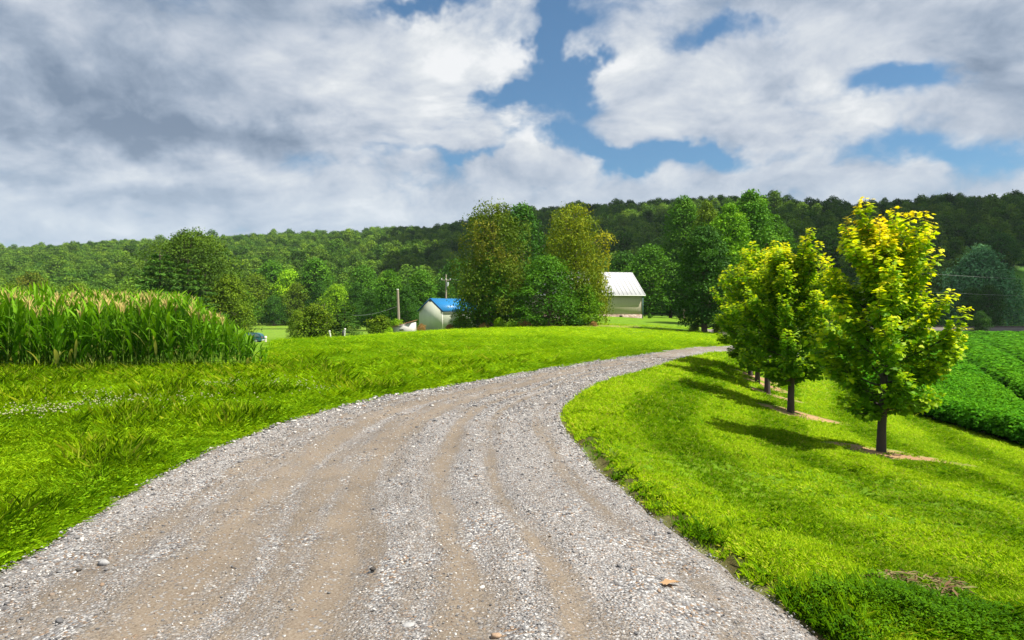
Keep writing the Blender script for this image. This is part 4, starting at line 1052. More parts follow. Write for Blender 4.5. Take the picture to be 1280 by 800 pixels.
def trees():
    R = np.random.default_rng(77)
    mk = lambda nm, mat, H, W, clear, prof, **kw: meshes(nm, broad_geo(R, H, W, clear, prof, **kw), H, W, mat)
    # --- the clump in front of the barn
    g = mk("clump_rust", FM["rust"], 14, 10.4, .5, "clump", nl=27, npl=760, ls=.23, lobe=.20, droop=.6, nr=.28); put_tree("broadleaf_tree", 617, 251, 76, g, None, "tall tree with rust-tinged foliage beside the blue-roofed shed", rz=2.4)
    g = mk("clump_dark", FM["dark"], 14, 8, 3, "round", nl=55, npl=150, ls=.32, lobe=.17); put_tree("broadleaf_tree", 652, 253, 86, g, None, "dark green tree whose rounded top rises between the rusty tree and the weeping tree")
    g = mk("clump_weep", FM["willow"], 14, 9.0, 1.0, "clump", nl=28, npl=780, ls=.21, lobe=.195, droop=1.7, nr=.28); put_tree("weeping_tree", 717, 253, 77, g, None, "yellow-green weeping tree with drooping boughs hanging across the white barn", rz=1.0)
    g = mk("clump_mid", FM["mid"], 9, 10, .1, "bush", nl=60, npl=300, ls=.24, lobe=.15); put_tree("broadleaf_tree", 684, 318, 73.5, g, None, "bushy bright green tree filling the middle of the clump before the barn", rz=.5)
    g2 = mk("clump_low", FM["bright"], 6, 6, .3, "bush", nl=45, npl=130, ls=.26, lobe=.17)
    put_tree("broadleaf_tree", 732, 354, 74.5, g2, FM["bright"], "low leafy tree under the weeping tree at the clump's right end", rz=.8)
    put_tree("broadleaf_tree", 614, 318, 75.5, g2, FM["mid"], "green tree filling the left end of the clump below the rusty tree", rz=2.0, xs=.8)
    gw = mk("weep_low", FM["willow"], 8, 6.5, 2.0, "round", nl=45, npl=130, ls=.25, lobe=.17, droop=2.0, asym=1)
    put_tree("weeping_tree", 745, 332, 80, gw, None, "lower weeping tree trailing over the barn's front wall", xs=.8, rz=.8)
    # --- undergrowth shrubs
    gs = mk("shrub", FM["mid"], 2, 2.6, .05, "bush", nl=26, npl=90, ls=.17, lobe=.2)
    for px, yt, Y, m, xs, lab in [(578, 394, 80, "mid", 1.5, "green shrub against the side wall of the blue-roofed shed"), (600, 397, 77, "dark", 1.3, "dark shrub at the foot of the rusty tree"),
                              (624, 396, 73, "lime", .9, "small bright lime shrub at the clump's front edge"), (640, 401, 72, "vine", 1.6, "spreading light green ground shrub right of the lime shrub"),
                              (672, 392, 73, "dark", 1.6, "dark shrub in the middle of the clump's foot"), (720, 396, 73, "dark", 1.5, "dark shrub at the foot of the weeping tree"),
                              (562, 405, 78, "brown", 1.3, "dry brownish brush at the shed's front corner"), (527, 404, 82, "brown", .9, "dry reddish bush by the shed's left corner"),
                              (606, 403, 74, "brown", 1.5, "low dry brown brush along the clump's left foot"), (487, 408, 68, "vine", .9, "small leafy bush against the left side of the white hut"),
                              (476, 393, 76, "olive", 1.2, "grey-green bush left of the white hut"), (812, 391, 112, "mid", .6, "small bush beside the barn's right corner"),
                              (898, 402, 70, "olive", .9, "low bush at the right foot of the big dark roadside tree"), (868, 404, 71, "dark", 1.2, "low bush at the left foot of the big dark roadside tree"), (655, 399, 72.5, "brown", 1.8, "low dry brush along the middle of the clump's foot"), (742, 401, 73, "brown", 1.2, "low dry brush at the right end of the clump's foot")]:
        put_tree("shrub", px, yt, Y, gs, FM[m], lab, "shrub", xs=xs)
    # --- right of the barn
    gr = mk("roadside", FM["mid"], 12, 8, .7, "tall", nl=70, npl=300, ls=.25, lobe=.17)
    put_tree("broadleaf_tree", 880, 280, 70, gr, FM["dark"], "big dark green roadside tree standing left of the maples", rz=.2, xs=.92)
    gl = mk("locust", FM["mid"], 17, 7.5, 4, "tall", nl=50, npl=260, ls=.30, lobe=.19)
    put_tree("broadleaf_tree", 854, 245, 140, gl, FM["mid"], "tall narrow tree rising behind the roadside tree's left side", rz=1)
    put_tree("broadleaf_tree", 938, 237, 92, gl, FM["mid"], "tallest feathery tree, standing on the skyline left of the maples", rz=2, xs=1.0)
    put_tree("broadleaf_tree", 912, 254, 88, gl, FM["bright"], "tall light green tree between the skyline tree and the roadside tree", rz=3, xs=.95)
    put_tree("broadleaf_tree", 966, 268, 96, gl, FM["mid"], "tree behind the second maple's crown, right of the skyline tree", rz=4, xs=1.1)
    put_tree("broadleaf_tree", 884, 250, 125, gl, FM["olive"], "thin olive tree with bare twigs at its top, behind the roadside tree", rz=5, xs=.7)
    gm = mk("generic", FM["mid"], 12, 10.5, .4, "round", nl=46, npl=190, ls=.38, lobe=.19)
    gb = mk("generic_broad", FM["mid"], 12, 14, .4, "broad", nl=60, npl=170, ls=.42, lobe=.16)
    gt = mk("generic_tall", FM["mid"], 14, 9, .4, "tall", nl=46, npl=190, ls=.38, lobe=.19)
    put_tree("broadleaf_tree", 812, 304, 135, gm, FM["mid"], "rounded green tree right behind the barn's roof end", rz=1)
    put_tree("broadleaf_tree", 838, 316, 138, gt, FM["dark"], "dark tree between barn and roadside tree", rz=2)
    put_tree("broadleaf_tree", 780, 312, 150, gm, FM["dark"], "dark green tree just above the white barn roof", rz=3)
    # --- far right beyond the crop
    gc = mk("great_cone", FM["spruce"], 14, 15, .2, "cone", nl=70, npl=210, ls=.42, lobe=.13, droop=1.2)
    put_tree("conifer_tree", 1225, 305, 205, gc, FM["spruce"], "broad cone-shaped blue-green tree on the far right slope", rz=0, xs=1.05)
    put_tree("broadleaf_tree", 1236, 354, 172, gb, FM["dark"], "wide dark tree behind the railway bank at the right edge", rz=1, xs=.62)
    put_tree("broadleaf_tree", 1215, 358, 176, gm, FM["dark"], "dark tree left of the wide tree behind the railway bank", rz=2)
    put_tree("broadleaf_tree", 1225, 388, 147, gm, FM["dark"], "small ball-shaped tree at the far edge of the soybean crop", rz=3, xs=1.05)
    put_tree("broadleaf_tree", 1244, 330, 255, gm, FM["dark"], "bush on the far right meadow beside the cone-shaped tree", rz=3)
    put_tree("broadleaf_tree", 1252, 290, 340, gb, FM["dark"], "dark wood-edge tree rising right behind the cone-shaped tree", rz=4)
    put_tree("broadleaf_tree", 1160, 362, 165, gb, FM["dark"], "dark tree half hidden by the nearest maple's right side", rz=5)
    put_tree("broadleaf_tree", 603, 338, 95, gm, FM["dark"], "dark tree behind the rusty tree, shading the shed's roof and side wall", rz=2.5, xs=.8)  # mostly hidden tree, added to throw shade on the shed
    # --- left: the big oak behind the maize and the pine before it
    go_ = meshes("oak", broad_geo(R, 18, 20.5, 1.5, "broad", nl=80, npl=330, ls=.36, lobe=.14, inner=.12), 18, 20.5, FM["olive"])
    put_tree("oak_tree", 238, 285, 116, go_, FM["oak"], "huge spreading oak rising behind the maize field", rz=.6)
    gp = meshes("pine", conifer_geo(R, 10, 10, 15, 14, .62, 95, .2), 10, 10, FM["pine"])
    put_tree("pine_tree", 200, 318, 104, gp, FM["fir"], "blue-green pine in front of the huge oak", rz=.3)
    put_tree("pine_tree", 235, 330, 102, gp, FM["fir"], "lower pine right of the blue-green pine, before the oak", rz=2.3)
    put_tree("broadleaf_tree", 287, 342, 110, gm, FM["olive"], "olive tree at the oak's right foot", rz=.3)
    # --- left valley around the pond
    V = [("broadleaf_tree", 342, 368, 224, gb, "dark", .8, "rounded dark trees' foremost crown on the pond's far shore"), ("broadleaf_tree", 362, 335, 240, gm, "lime", .9, "yellow-green tree on the slope above the pond"),
         ("broadleaf_tree", 395, 322, 238, gt, "mid", 1.15, "tall bright green tree above the dead grey tree"), ("broadleaf_tree", 421, 354, 205, gm, "lime", 1.05, "lime green tree right behind the dead grey tree"),
         ("broadleaf_tree", 318, 340, 236, gm, "olive", 1, "olive tree right of the huge oak, above the pond"), ("broadleaf_tree", 372, 352, 232, gm, "olive", .9, "pinkish olive tree directly behind the pond's right end"),
         ("broadleaf_tree", 400, 350, 226, gt, "dark", .8, "narrow dark tree between the tall bright tree and the lime tree"), ("broadleaf_tree", 340, 324, 262, gm, "mid", 1, "green slope tree above the yellow-green tree"),
         ("broadleaf_tree", 447, 352, 178, gt, "dark", .95, "dark tall tree left of the pair of dark trees"), ("broadleaf_tree", 464, 362, 165, gm, "dark", .9, "dark bushy tree right behind the small conifer"),
         ("broadleaf_tree", 487, 336, 158, gt, "mid", 1.0, "left one of two matching green trees behind the white hut"), ("broadleaf_tree", 527, 337, 156, gt, "mid", 1.15, "right one of two matching green trees, behind the shed"),
         ("broadleaf_tree", 556, 350, 165, gm, "dark", .9, "dark tree behind the utility pole"), ("broadleaf_tree", 508, 356, 140, gm, "dark", .8, "dark tree between the two matching green trees"),
         ("broadleaf_tree", 372, 386, 105, gm, "olive", .9, "olive bushy tree left of the dark bush by the pond"), ("broadleaf_tree", 40, 338, 215, gb, "rust", .8, "brownish tree behind the maize at the left"),
         ("broadleaf_tree", 95, 352, 190, gb, "olive", .9, "olive tree behind the maize between the brownish tree and the oak"), ("broadleaf_tree", 455, 330, 240, gm, "mid", 1, "green slope tree over the dark tall tree"),
         ("broadleaf_tree", 570, 322, 190, gm, "dark", 1.0, "dark tree left of the rusty tree, above the shed roof"), ("broadleaf_tree", 15, 352, 185, gb, "olive", 1.0, "olive tree behind the maize at the left picture edge"),
         ("broadleaf_tree", 305, 362, 215, gm, "mid", 1.0, "mid green tree right of the oak, left of the pond")]
    for i, (nm, px, yt, Y, g, m, xs, lab) in enumerate(V): put_tree(nm, px, yt, Y, g, FM[m], lab, xs=xs)
    gd = mk("darkbush", FM["dark"], 4.6, 5.2, .1, "bush", nl=45, npl=120, ls=.26, lobe=.17)
    put_tree("bush", 394, 379, 84, gd, FM["olive"], "round dark bush under the dead grey tree", "bush", rz=1)
    gf = meshes("small_fir", conifer_geo(R, 4.6, 3.6, 16, 12, .26, 60, .05), 4.6, 3.6, FM["fir"])
    put_tree("conifer_tree", 431, 378, 86, gf, FM["fir"], "small pointed conifer at the far edge of the meadow", rz=0, xs=1.15)
    x = X_at(403, 85); z = gz(x, 85); h = CAMZ + (CY - 367) / F * 85 - z
    e = empty("bare_tree", (x, 85, z), "dead grey leafless tree standing over the round dark bush", "tree")
    bare_geo(np.random.default_rng(5), h, h * .8).obj("branches", DEADWOOD, e)

def forest():
    R = np.random.default_rng(303)
    pro = []
    for i, (pf, W, cl, nl) in enumerate([("round", 10, 1, 22), ("broad", 11, 1, 26), ("tall", 8.5, 2, 20), ("round", 9, 2, 20), ("round", 11, .5, 24)]):
        t, c = broad_geo(R, 12, W, cl, pf, nl=nl, npl=56, ls=.80, lobe=.22, inner=.2, nr=.2)
        g = Geo(); g.v = list(t.v); g.n = t.n; g.f = [(f, 1, tt) for f, _, tt in t.f]
        for f, _, tt in c.f: g.f.append((f + g.n, 0, tt))
        g.v += c.v; g.n += c.n; pro.append(g)
    m = foliage("wood_leaf", [(0, (.042, .105, .012)), (.5, (.085, .185, .014)), (1, (.15, .27, .018))], .25, .7, .36, .1, .22)
    st = 7.6
    gx, gy = np.meshgrid(np.arange(-900, 820, st), np.arange(190, 860, st)); X = (gx + R.uniform(-.48, .48, gx.shape) * st).ravel(); Y = (gy + R.uniform(-.48, .48, gy.shape) * st).ravel()
    px = CX + F * X / Y; Y0 = np.interp(px, SKY_PX, HILL0); D = np.interp(px, SKY_PX, RDG_D)
    mead = (px > 1228) & (Y < 335)
    k = (px > -330) & (px < 1600) & (Y > Y0 + 6) & (Y < D + 35) & ~mead & ~((px > 398) & (px < 452) & (Y > 640) & (Y < 694)) & ~((px > 1190) & (Y < 225))
    X, Y, D, px = X[k], Y[k], D[k], px[k]; n = len(X); Z = terrain0(X, Y) - .3
    s = R.uniform(.55, 1.2, n) * (1 + .12 * noise2(X, Y, 60, 7, 2)) * np.where(np.abs(Y - D) < 40, .9, 1); s = s * np.where(R.uniform(0, 1, n) < .08, 1.3, 1)
    S = np.stack([s * R.uniform(.9, 1.2, n), s * R.uniform(.9, 1.2, n), s], 1)
    tn = R.normal(0, .65, n) + .45 * noise2(X, Y, 90, 9, 2)
    scatter("forest", pro, [m, BARK], np.stack([X, Y, Z], 1), np.stack([R.normal(0, .04, n), R.normal(0, .04, n), R.uniform(0, 6.28, n)], 1), S, R.integers(0, 5, n), np.clip(tn, -1.1, 1.1), "dense green woodland covering the ridge across the valley", "forest")
# ------------------------------------------------------------------ buildings
def prism_obj(name, V, Fs, mat, parent=None):
    g = Geo(); g.v = [np.array(V, np.float32)]; g.n = len(V)
    for f in Fs: g.f.append((np.array([f]), 0, np.array([.5], np.float32)))
    return g.obj(name, mat, parent)
def gbox(name, mat, parent, *a):
    g = Geo(); box(g, *a); return g.obj(name, mat, parent)
def slab(g, A, B, C, D, th, up):
    """thick sheet with the corners A B C D (ordered), thickness along 'up'"""
    P = np.array([A, B, C, D], float); V = np.concatenate([P, P + np.array(up) * th])
    g.add(V, [[3, 2, 1, 0], [4, 5, 6, 7], [0, 1, 5, 4], [1, 2, 6, 5], [2, 3, 7, 6], [3, 0, 4, 7]])
def gable_roof(name, mat, parent, x0, x1, y0, y1, ze, zr, ohx, ohy, rib=None):
    g = Geo(); ym = (y0 + y1) / 2; sl = (zr - ze) / (ym - y0)
    for s in (1, -1):
        ya = y0 - ohy if s > 0 else y1 + ohy; za = ze - ohy * sl
        n = nrm(np.array([0, -sl * s, 1.0]))
        slab(g, (x0 - ohx, ya, za + .02), (x1 + ohx, ya, za + .02), (x1 + ohx, ym, zr + .02), (x0 - ohx, ym, zr + .02), .07 if s > 0 else .068, n) if s > 0 else slab(g, (x1 + ohx, ya, za + .02), (x0 - ohx, ya, za + .02), (x0 - ohx, ym + .003, zr + .02), (x1 + ohx, ym + .003, zr + .02), .068, n)
        if rib:
            for q in np.arange(x0 - ohx + .05, x1 + ohx - .04, rib):
                off = n * .09
                slab(g, np.array((q, ya, za)) + off, np.array((q + .05, ya, za)) + off, np.array((q + .05, ym - .02 * s, zr - .02)) + off, np.array((q, ym - .02 * s, zr - .02)) + off, .04, n)
    o = g.obj(name, mat, parent); return o
def gable_walls(name, mat, parent, x0, x1, y0, y1, zb, ze, zr):
    ym = (y0 + y1) / 2
    V = [(x0, y0, zb), (x1, y0, zb), (x1, y1, zb), (x0, y1, zb), (x0, y0, ze), (x1, y0, ze), (x1, y1, ze), (x0, y1, ze), (x0, ym, zr), (x1, ym, zr)]
    return prism_obj(name, V, [(0, 1, 5, 4), (1, 2, 6, 9, 5), (2, 3, 7, 6), (3, 0, 4, 8, 7), (3, 2, 1, 0), (4, 5, 9, 8), (9, 6, 7, 8)], mat, parent)
def siding(name, colr, pitch, axis=0):
    m, k, out = material(name)
    tc = k.n("ShaderNodeTexCoord").outputs["Object"]
    sx = k.n("ShaderNodeSeparateXYZ"); k.L.new(tc, sx.inputs[0])
    co = k.m("ADD", sx.outputs[0], sx.outputs[1]) if axis == 0 else sx.outputs[2]
    w = k.m("FRACT", k.m("DIVIDE", co, pitch)); groove = k.mr(w, .0, .14, 0, 1)
    n = k.noise(tc, 1.2, 5, .65); c = k.mix(n, tuple(x * .86 for x in colr) + (1,), tuple(min(1, x * 1.08) for x in colr) + (1,))
    mp = k.n("ShaderNodeMapping"); mp.inputs[3].default_value = (5, 5, .5); k.L.new(tc, mp.inputs[0])
    c = k.mix(k.mr(k.noise(mp.outputs[0], 1, 4, .6), .55, .75, 0, .25), c, tuple(x * .62 for x in colr) + (1,))
    p = k.n("ShaderNodeBsdfPrincipled", ins={"Roughness": .6, "Specular IOR Level": .3}); k.L.new(c, p.inputs[0])
    b = k.n("ShaderNodeBump", ins={"Strength": .7, "Distance": .02}); k.L.new(groove, b.inputs["Height"]); k.L.new(b.outputs[0], p.inputs["Normal"])
    k.L.new(p.outputs[0], out.inputs[0]); return m
def masonry():
    m, k, out = material("fieldstone_wall")
    tc = k.n("ShaderNodeTexCoord").outputs["Object"]; mp = k.n("ShaderNodeMapping"); mp.inputs[3].default_value = (1, 1, 1.6); k.L.new(tc, mp.inputs[0])
    v = k.n("ShaderNodeTexVoronoi", feature="F1", ins={"Scale": 3.2}); k.L.new(mp.outputs[0], v.inputs["Vector"])
    sp = k.n("ShaderNodeSeparateColor"); k.L.new(v.outputs["Color"], sp.inputs[0])
    c = k.ramp(sp.outputs[0], [(0, (.16, .10, .075)), (.4, (.29, .20, .14)), (.7, (.36, .27, .21)), (1, (.45, .38, .32))])
    e = k.n("ShaderNodeTexVoronoi", feature="DISTANCE_TO_EDGE", ins={"Scale": 3.2}); k.L.new(mp.outputs[0], e.inputs["Vector"])
    c = k.mix(k.mr(e.outputs["Distance"], .0, .06, 1, 0), c, (.40, .36, .31, 1))
    p = k.n("ShaderNodeBsdfPrincipled", ins={"Roughness": .9}); k.L.new(c, p.inputs[0])
    b = k.n("ShaderNodeBump", ins={"Strength": .9, "Distance": .05}); k.L.new(k.mr(e.outputs["Distance"], 0, .1), b.inputs["Height"]); k.L.new(b.outputs[0], p.inputs["Normal"])
    k.L.new(p.outputs[0], out.inputs[0]); return m
def buildings():
    dark = simple("dark_opening", (.02, .018, .016), .9)
    trim = simple("white_trim", (.72, .73, .73), .5, .08)
    # barn
    bx, by = X_at(803, 110), 110.0; z0 = 1.05
    e = empty("barn", (bx, by, z0), "long cream barn with a white ribbed metal roof on a stone foundation", "barn", rz=rad(11))
    gable_walls("wall", siding("barn_siding", (.50, .44, .36), .3), e, -17, 0, 0, 11, .0, 3.35, 7.0)
    rf = gable_roof("roof", simple("white_metal_roof", (.42, .43, .45), .45, .10, 1.2, grime=(.38, .38, .38)), e, -17, 0, 0, 11, 3.35, 7.0, .38, .42, .7)
    g = Geo(); box(g, -17.36, .36, -.50, -.40, 2.98, 3.10); g.obj("gutter", trim, rf)
    box_ = Geo(); box(box_, -17.06, .06, -.06, 11.06, -1.6, -.003); fd = box_.obj("foundation", masonry(), e)
    gbox("vent", dark, fd, -3.9, -3.4, -.075, -.055, -.38, -.14)
    gbox("downspout", simple("blue_green_trim", (.10, .20, .20), .5), e, .0, .09, -.1, -.01, -1.1, 3.0)
    gbox("corner_trim", simple("corner_trim", (.30, .36, .36), .5), e, .004, .05, .0, .12, .0, 3.3)
    # blue-roofed shed; near corner is the local origin, gable side runs left and back
    cx, cy = X_at(553, 93.5), 93.5; zb = gz(cx, cy) - .5; ze = CAMZ - zb; a = rad(36)
    e = empty("shed", (cx, cy, zb), "pale green-grey shed with a bright blue metal roof beside the tree clump", "shed", rz=rad(54))
    # local x = along the ridge (right-back), local y = across the gable (left-back)
    gable_walls("wall", siding("shed_siding", (.50, .53, .43), .22), e, 0, 8.5, 0, 4.4, 0, ze, ze + 1.62)
    rf = gable_roof("roof", simple("blue_metal_roof", (.02, .20, .46), .35, .12, 1.5), e, 0, 8.5, 0, 4.4, ze, ze + 1.62, .12, .14, .45)
    g = Geo(); dkb = simple("dark_blue_trim", (.012, .05, .13), .45)
    for (ya, yb) in ((-.16, 2.2), (4.56, 2.2)):
        za = ze - .16 * 1.62 / 2.2; zb_ = ze + 1.62
        V = np.array([(-.16, ya, za - .16), (-.16, yb, zb_ - .16), (-.16, yb, zb_ + .10), (-.16, ya, za + .10)]); V = np.concatenate([V, V + [.035, 0, 0]])
        g.add(V, [[0, 1, 2, 3], [7, 6, 5, 4], [0, 4, 5, 1], [1, 5, 6, 2], [2, 6, 7, 3], [3, 7, 4, 0]])
    g.obj("rake_trim", dkb, rf)
    tr = simple("shed_corner_trim", (.62, .62, .56), .5)
    gbox("corner_trim", tr, e, -.03, .06, -.03, -.004, .0, ze - .15)
    gbox("door", simple("shed_door", (.40, .40, .33), .5), e, 3.2, 4.6, -.03, -.004, .3, 2.4)
    gbox("gutter", simple("blue_gutter", (.03, .10, .22), .4), rf, 0, 8.5, -.24, -.15, ze - .22, ze - .12)
    # white hut with a sloping roof, leaning a little
    b = ray(515, 416.5); Y = 68.0; x1 = X_at(515, Y); x0 = X_at(491, Y); zg = CAMZ - (416.5 - CY) / F * Y - .3
    e = empty("hut", (x1, Y, zg), "tiny leaning white hut with a rusty sloping roof", "hut", rz=rad(-8)); e.rotation_euler = (0, rad(-3), rad(-8))
    w = x1 - x0; hl, hr, dp = .98, 1.40, 1.7
    V = [(-w, 0, 0), (0, 0, 0), (0, dp, 0), (-w, dp, 0), (-w, 0, hl), (0, 0, hr), (0, dp, hr), (-w, dp, hl)]
    prism_obj("wall", V, [(0, 1, 5, 4), (1, 2, 6, 5), (2, 3, 7, 6), (3, 0, 4, 7), (3, 2, 1, 0), (4, 5, 6, 7)], simple("whitewash", (.5, .48, .47), .85, .2, 5, bump=.3, stretch=(6, 6, .6)), e)
    g = Geo(); sl = (hr - hl) / w; slab(g, (-w - .3, -.15, hl - .3 * sl + .01), (.12, -.15, hr + .12 * sl + .01), (.12, dp + .15, hr + .12 * sl + .14), (-w - .3, dp + .15, hl - .3 * sl + .14), .06, (0, 0, 1)); g.obj("roof", simple("rusty_roof", (.24, .10, .07), .85, .35, 4), e)
    gbox("window", dark, e, -w * .66, -w * .44, -.012, .01, .60, .74)
    R = np.random.default_rng(9)
    t, c = broad_geo(R, .75, 1.5, .02, "bush", nl=22, npl=60, ls=.11, lobe=.22); o = c.obj("vine", FM["vine"]); o.location = (x1 - w * .85, Y + .75, zg + 1.0); tag(o, "leafy vine heaped over the low end of the hut's roof", "vine")
    # far house between the trees on the right slope
    x = X_at(1246, 245); z = gz(x, 245)
    # poles and wires
    pw = simple("weathered_pole", (.30, .25, .20), .9, .25, 3, stretch=(4, 4, .4)); gal = simple("galvanised", (.55, .56, .57), .45, .1)
    Y = 72.0; x = X_at(499, Y); z = gz(x, Y); zt = CAMZ + (CY - 362) / F * Y; xt = X_at(497, Y)
    e = empty("post", (x, Y, z), "bare weathered wooden pole standing behind the white hut", "pole")
    g = Geo(); tube(g, [(0, 0, -.3), ((xt - x) * .5, 0, (zt - z) * .5), (xt - x, 0, zt - z)], [.16, .14, .12], 9); g.obj("pole", pw, e)
    g = Geo(); tube(g, [(xt - x, 0, zt - z), (xt - x, 0, zt - z + .06)], [.13, .10], 9); g.obj("cap", gal, e)
    A = np.array([x - .02, Y - .12, CAMZ + (CY - 382) / F * Y])
    Y2 = 105.0; x2 = X_at(557.5, Y2); z2 = gz(x2, Y2); zt2 = CAMZ + (CY - 343) / F * Y2
    e = empty("utility_pole", (x2, Y2, z2), "utility pole with insulators rising behind the blue-roofed shed", "utility pole"); H = zt2 - z2
    g = Geo(); tube(g, [(0, 0, -.3), (0, 0, H)], [.17, .12], 9); g.obj("pole", pw, e)
    gbox("crossarm", pw, e, -.75, .75, -.2, -.12, H - .95, -.83 + H)
    for q in (-.65, 0, .65):
        g = Geo(); tube(g, [(q, -.16, H - .825), (q, -.16, H - .70), (q, -.16, H - .62)], [.06, .08, .03], 8); g.obj("insulator", trim, e)
    g = Geo(); tube(g, [(.26, -.2, H - 1.9), (.26, -.2, H - 1.2)], [.17, .17], 10); g.obj("transformer", gal, e)
    def wire(lab, p, q, sag, r=.012, cat="wire"):
        p, q = np.array(p), np.array(q); t = np.linspace(0, 1, 14)[:, None]
        g = Geo(); tube(g, p * (1 - t) + q * t - np.array([0, 0, 1]) * sag * 4 * t * (1 - t), r, 4); o = g.obj("overhead_wire", simple("wire", (.30, .31, .31), .5)); tag(o, lab, cat)
    wire("slack wire dropping left from the bare wooden pole", A, [X_at(440, 92), 92, CAMZ + (CY - 394) / F * 92], .35, .018)
    wire("wire running right from the utility pole into the trees", [x2 + .65, Y2 - .16, z2 + H - .62], [X_at(640, 98), 98, CAMZ + (CY - 358) / F * 98], .3, .015)
    poles = []
    for px, Y, lab in [(1078, 150, "utility pole hidden behind the nearest maple"), (1560, 150, "utility pole out beyond the right picture edge")]:
        x = X_at(px, Y); z = gz(x, Y); H = 11.3 - z
        e = empty("utility_pole", (x, Y, z), lab, "utility pole"); g = Geo(); tube(g, [(0, 0, -.3), (0, 0, H)], [.17, .12], 9); g.obj("pole", pw, e); gbox("crossarm", pw, e, -.08, .08, -.9, .9, H - .5, H - .38); poles.append((x, Y))
    (xa, ya), (xb, yb) = poles
    wire("upper power line crossing in front of the cone-shaped tree", (xa, ya - .6, 10.9), (xb, yb - .6, 8.0), 1.2, .02, "power line")
    wire("lower power line crossing in front of the wide dark tree", (xa, ya, 6.6), (xb, yb, 4.6), .9, .02, "power line")
    # railway bank
    g = Geo(); xa, xb = X_at(980, 152), X_at(1900, 152)
    zr = -2.05; V = [(xa, 147.6, -3.6), (xb, 147.6, -3.6), (xb, 150, zr), (xa, 150, zr), (xb, 154.5, zr), (xa, 154.5, zr), (xb, 158, -3.8), (xa, 158, -3.8)]
    g.add(V, [[0, 1, 2, 3], [3, 2, 4, 5], [5, 4, 6, 7]]); tag(g.obj("railway_bank", simple("ballast", (.12, .105, .095), .95, .3, 9, bump=.5)), "low grey ballast bank crossing beyond the soybean crop", "railway bank", kind="structure")
    for q, lab in ((151.1, "near rail on the ballast bank"), (152.6, "far rail on the ballast bank")):
        g = Geo(); box(g, xa, xb, q, q + .08, zr + .12, zr + .27); box(g, xa, xb, q - .04, q + .12, zr + .1, zr + .118)
        tag(g.obj("rail", simple("rail_steel", (.10, .08, .07), .6)), lab, "rail")
    g = Geo()
    for q in np.arange(xa, xb, .75): box(g, q, q + .22, 150.5, 153.2, zr - .02, zr + .1)
    tag(g.obj("sleepers", simple("sleeper_wood", (.09, .07, .055), .9)), "row of dark wooden sleepers under the rails on the bank", "sleepers", kind="stuff")
    # white posts and boulders
    wp = simple("white_paint", (.70, .69, .66), .7, .1); bp = simple("black_paint", (.04, .045, .05), .6)
    for px, yt, yb, Y, dk, lab in [(414, 413, 420.5, 62, 0, "short leaning white marker post right of the round dark bush"), (430.5, 410.5, 419, 63, 1, "short white and black marker post before the small conifer")]:
        x = X_at(px, Y); z = gz(x, Y); h = (yb - yt) / F * Y + max(0, CAMZ - (yb - CY) / F * Y - z)
        e = empty("marker_post", (x, Y, z), lab, "post"); e.rotation_euler = (0, rad(-12 if not dk else 4), 0)
        g = Geo(); tube(g, [(0, 0, -.1), (0, 0, h * .8)], [.055, .055], 8); g.obj("post", wp, e)
        g = Geo(); box(g, -.075, .075, -.04, .04, h * .8, h); g.obj("head", wp, e)
        if dk: g = Geo(); box(g, -.22, -.09, -.05, .05, 0, h * .8); g.obj("stub", bp, e)
    bm = simple("boulder_stone", (.13, .115, .10), .9, .4, 5, bump=.6); R = np.random.default_rng(4)
    for px, Y, r, lab in [(731, 92, .55, "dark boulder on the lawn before the barn, at left"), (737, 93, .5, "dark boulder in the middle of three before the barn"), (745, 94, .5, "dark boulder on the lawn before the barn, at right")]:
        o = pebble(R, r, (10, 7)).obj("boulder", bm, smooth=True); x = X_at(px, Y); o.location = (x, Y, gz(x, Y) + .1); o.rotation_euler = (0, 0, R.uniform(0, 3)); tag(o, lab, "boulder")
    # turf clod of dry cuttings on the bank in the right corner
    R = np.random.default_rng(21); g = Geo(); n = 260
    a = R.uniform(0, 6.28, n); rr = np.sqrt(R.uniform(0, 1, n)); C = np.stack([rr * np.cos(a) * .34, rr * np.sin(a) * .2, .02 + .035 * (1 - rr ** 2) + R.uniform(0, .02, n)], 1); d = R.uniform(0, 6.28, n)
    leaves(g, C, np.stack([np.cos(d), np.sin(d), R.uniform(-.3, .3, n)], 1), np.tile([0, 0, 1.0], (n, 1)) + R.normal(0, .3, (n, 3)), R.uniform(.04, .10, n), np.array([(0, .05), (.6, .09), (1, 0), (.6, -.09), (0, -.05)]), 0, R.uniform(0, 1, n), .2)
    o = g.obj("dry_cuttings", foliage("dry_straw", [(0, (.07, .045, .025)), (.35, (.16, .095, .05)), (.6, (.26, .20, .10)), (1, (.10, .17, .03))], .2)); o.location = (2.5, 4.25, gz(2.5, 4.25) + .045); tag(o, "heap of dry brown grass cuttings on the lawn's near corner", "grass cuttings", kind="stuff")
    # pond
    g = Geo(); an = np.linspace(0, 6.283, 49)[:48]; V = [(POND[0] + POND[2] * 1.1 * math.cos(t), POND[1] + POND[3] * 1.1 * math.sin(t), POND[4]) for t in an]
    g.add(V, [list(range(48))]); m, k, out = material("pond_water")
    p = k.n("ShaderNodeBsdfPrincipled", ins={"Base Color": (.02, .03, .02, 1), "Roughness": .06, "Specular IOR Level": .5}); b = k.n("ShaderNodeBump", ins={"Strength": .12, "Distance": .05}); k.L.new(k.noise(k.n("ShaderNodeTexCoord").outputs["Object"], 1.5, 3), b.inputs["Height"]); k.L.new(b.outputs[0], p.inputs["Normal"]); k.L.new(p.outputs[0], out.inputs[0])
    tag(g.obj("pond", m), "dark still pond in the valley beyond the meadow", "pond", kind="structure")

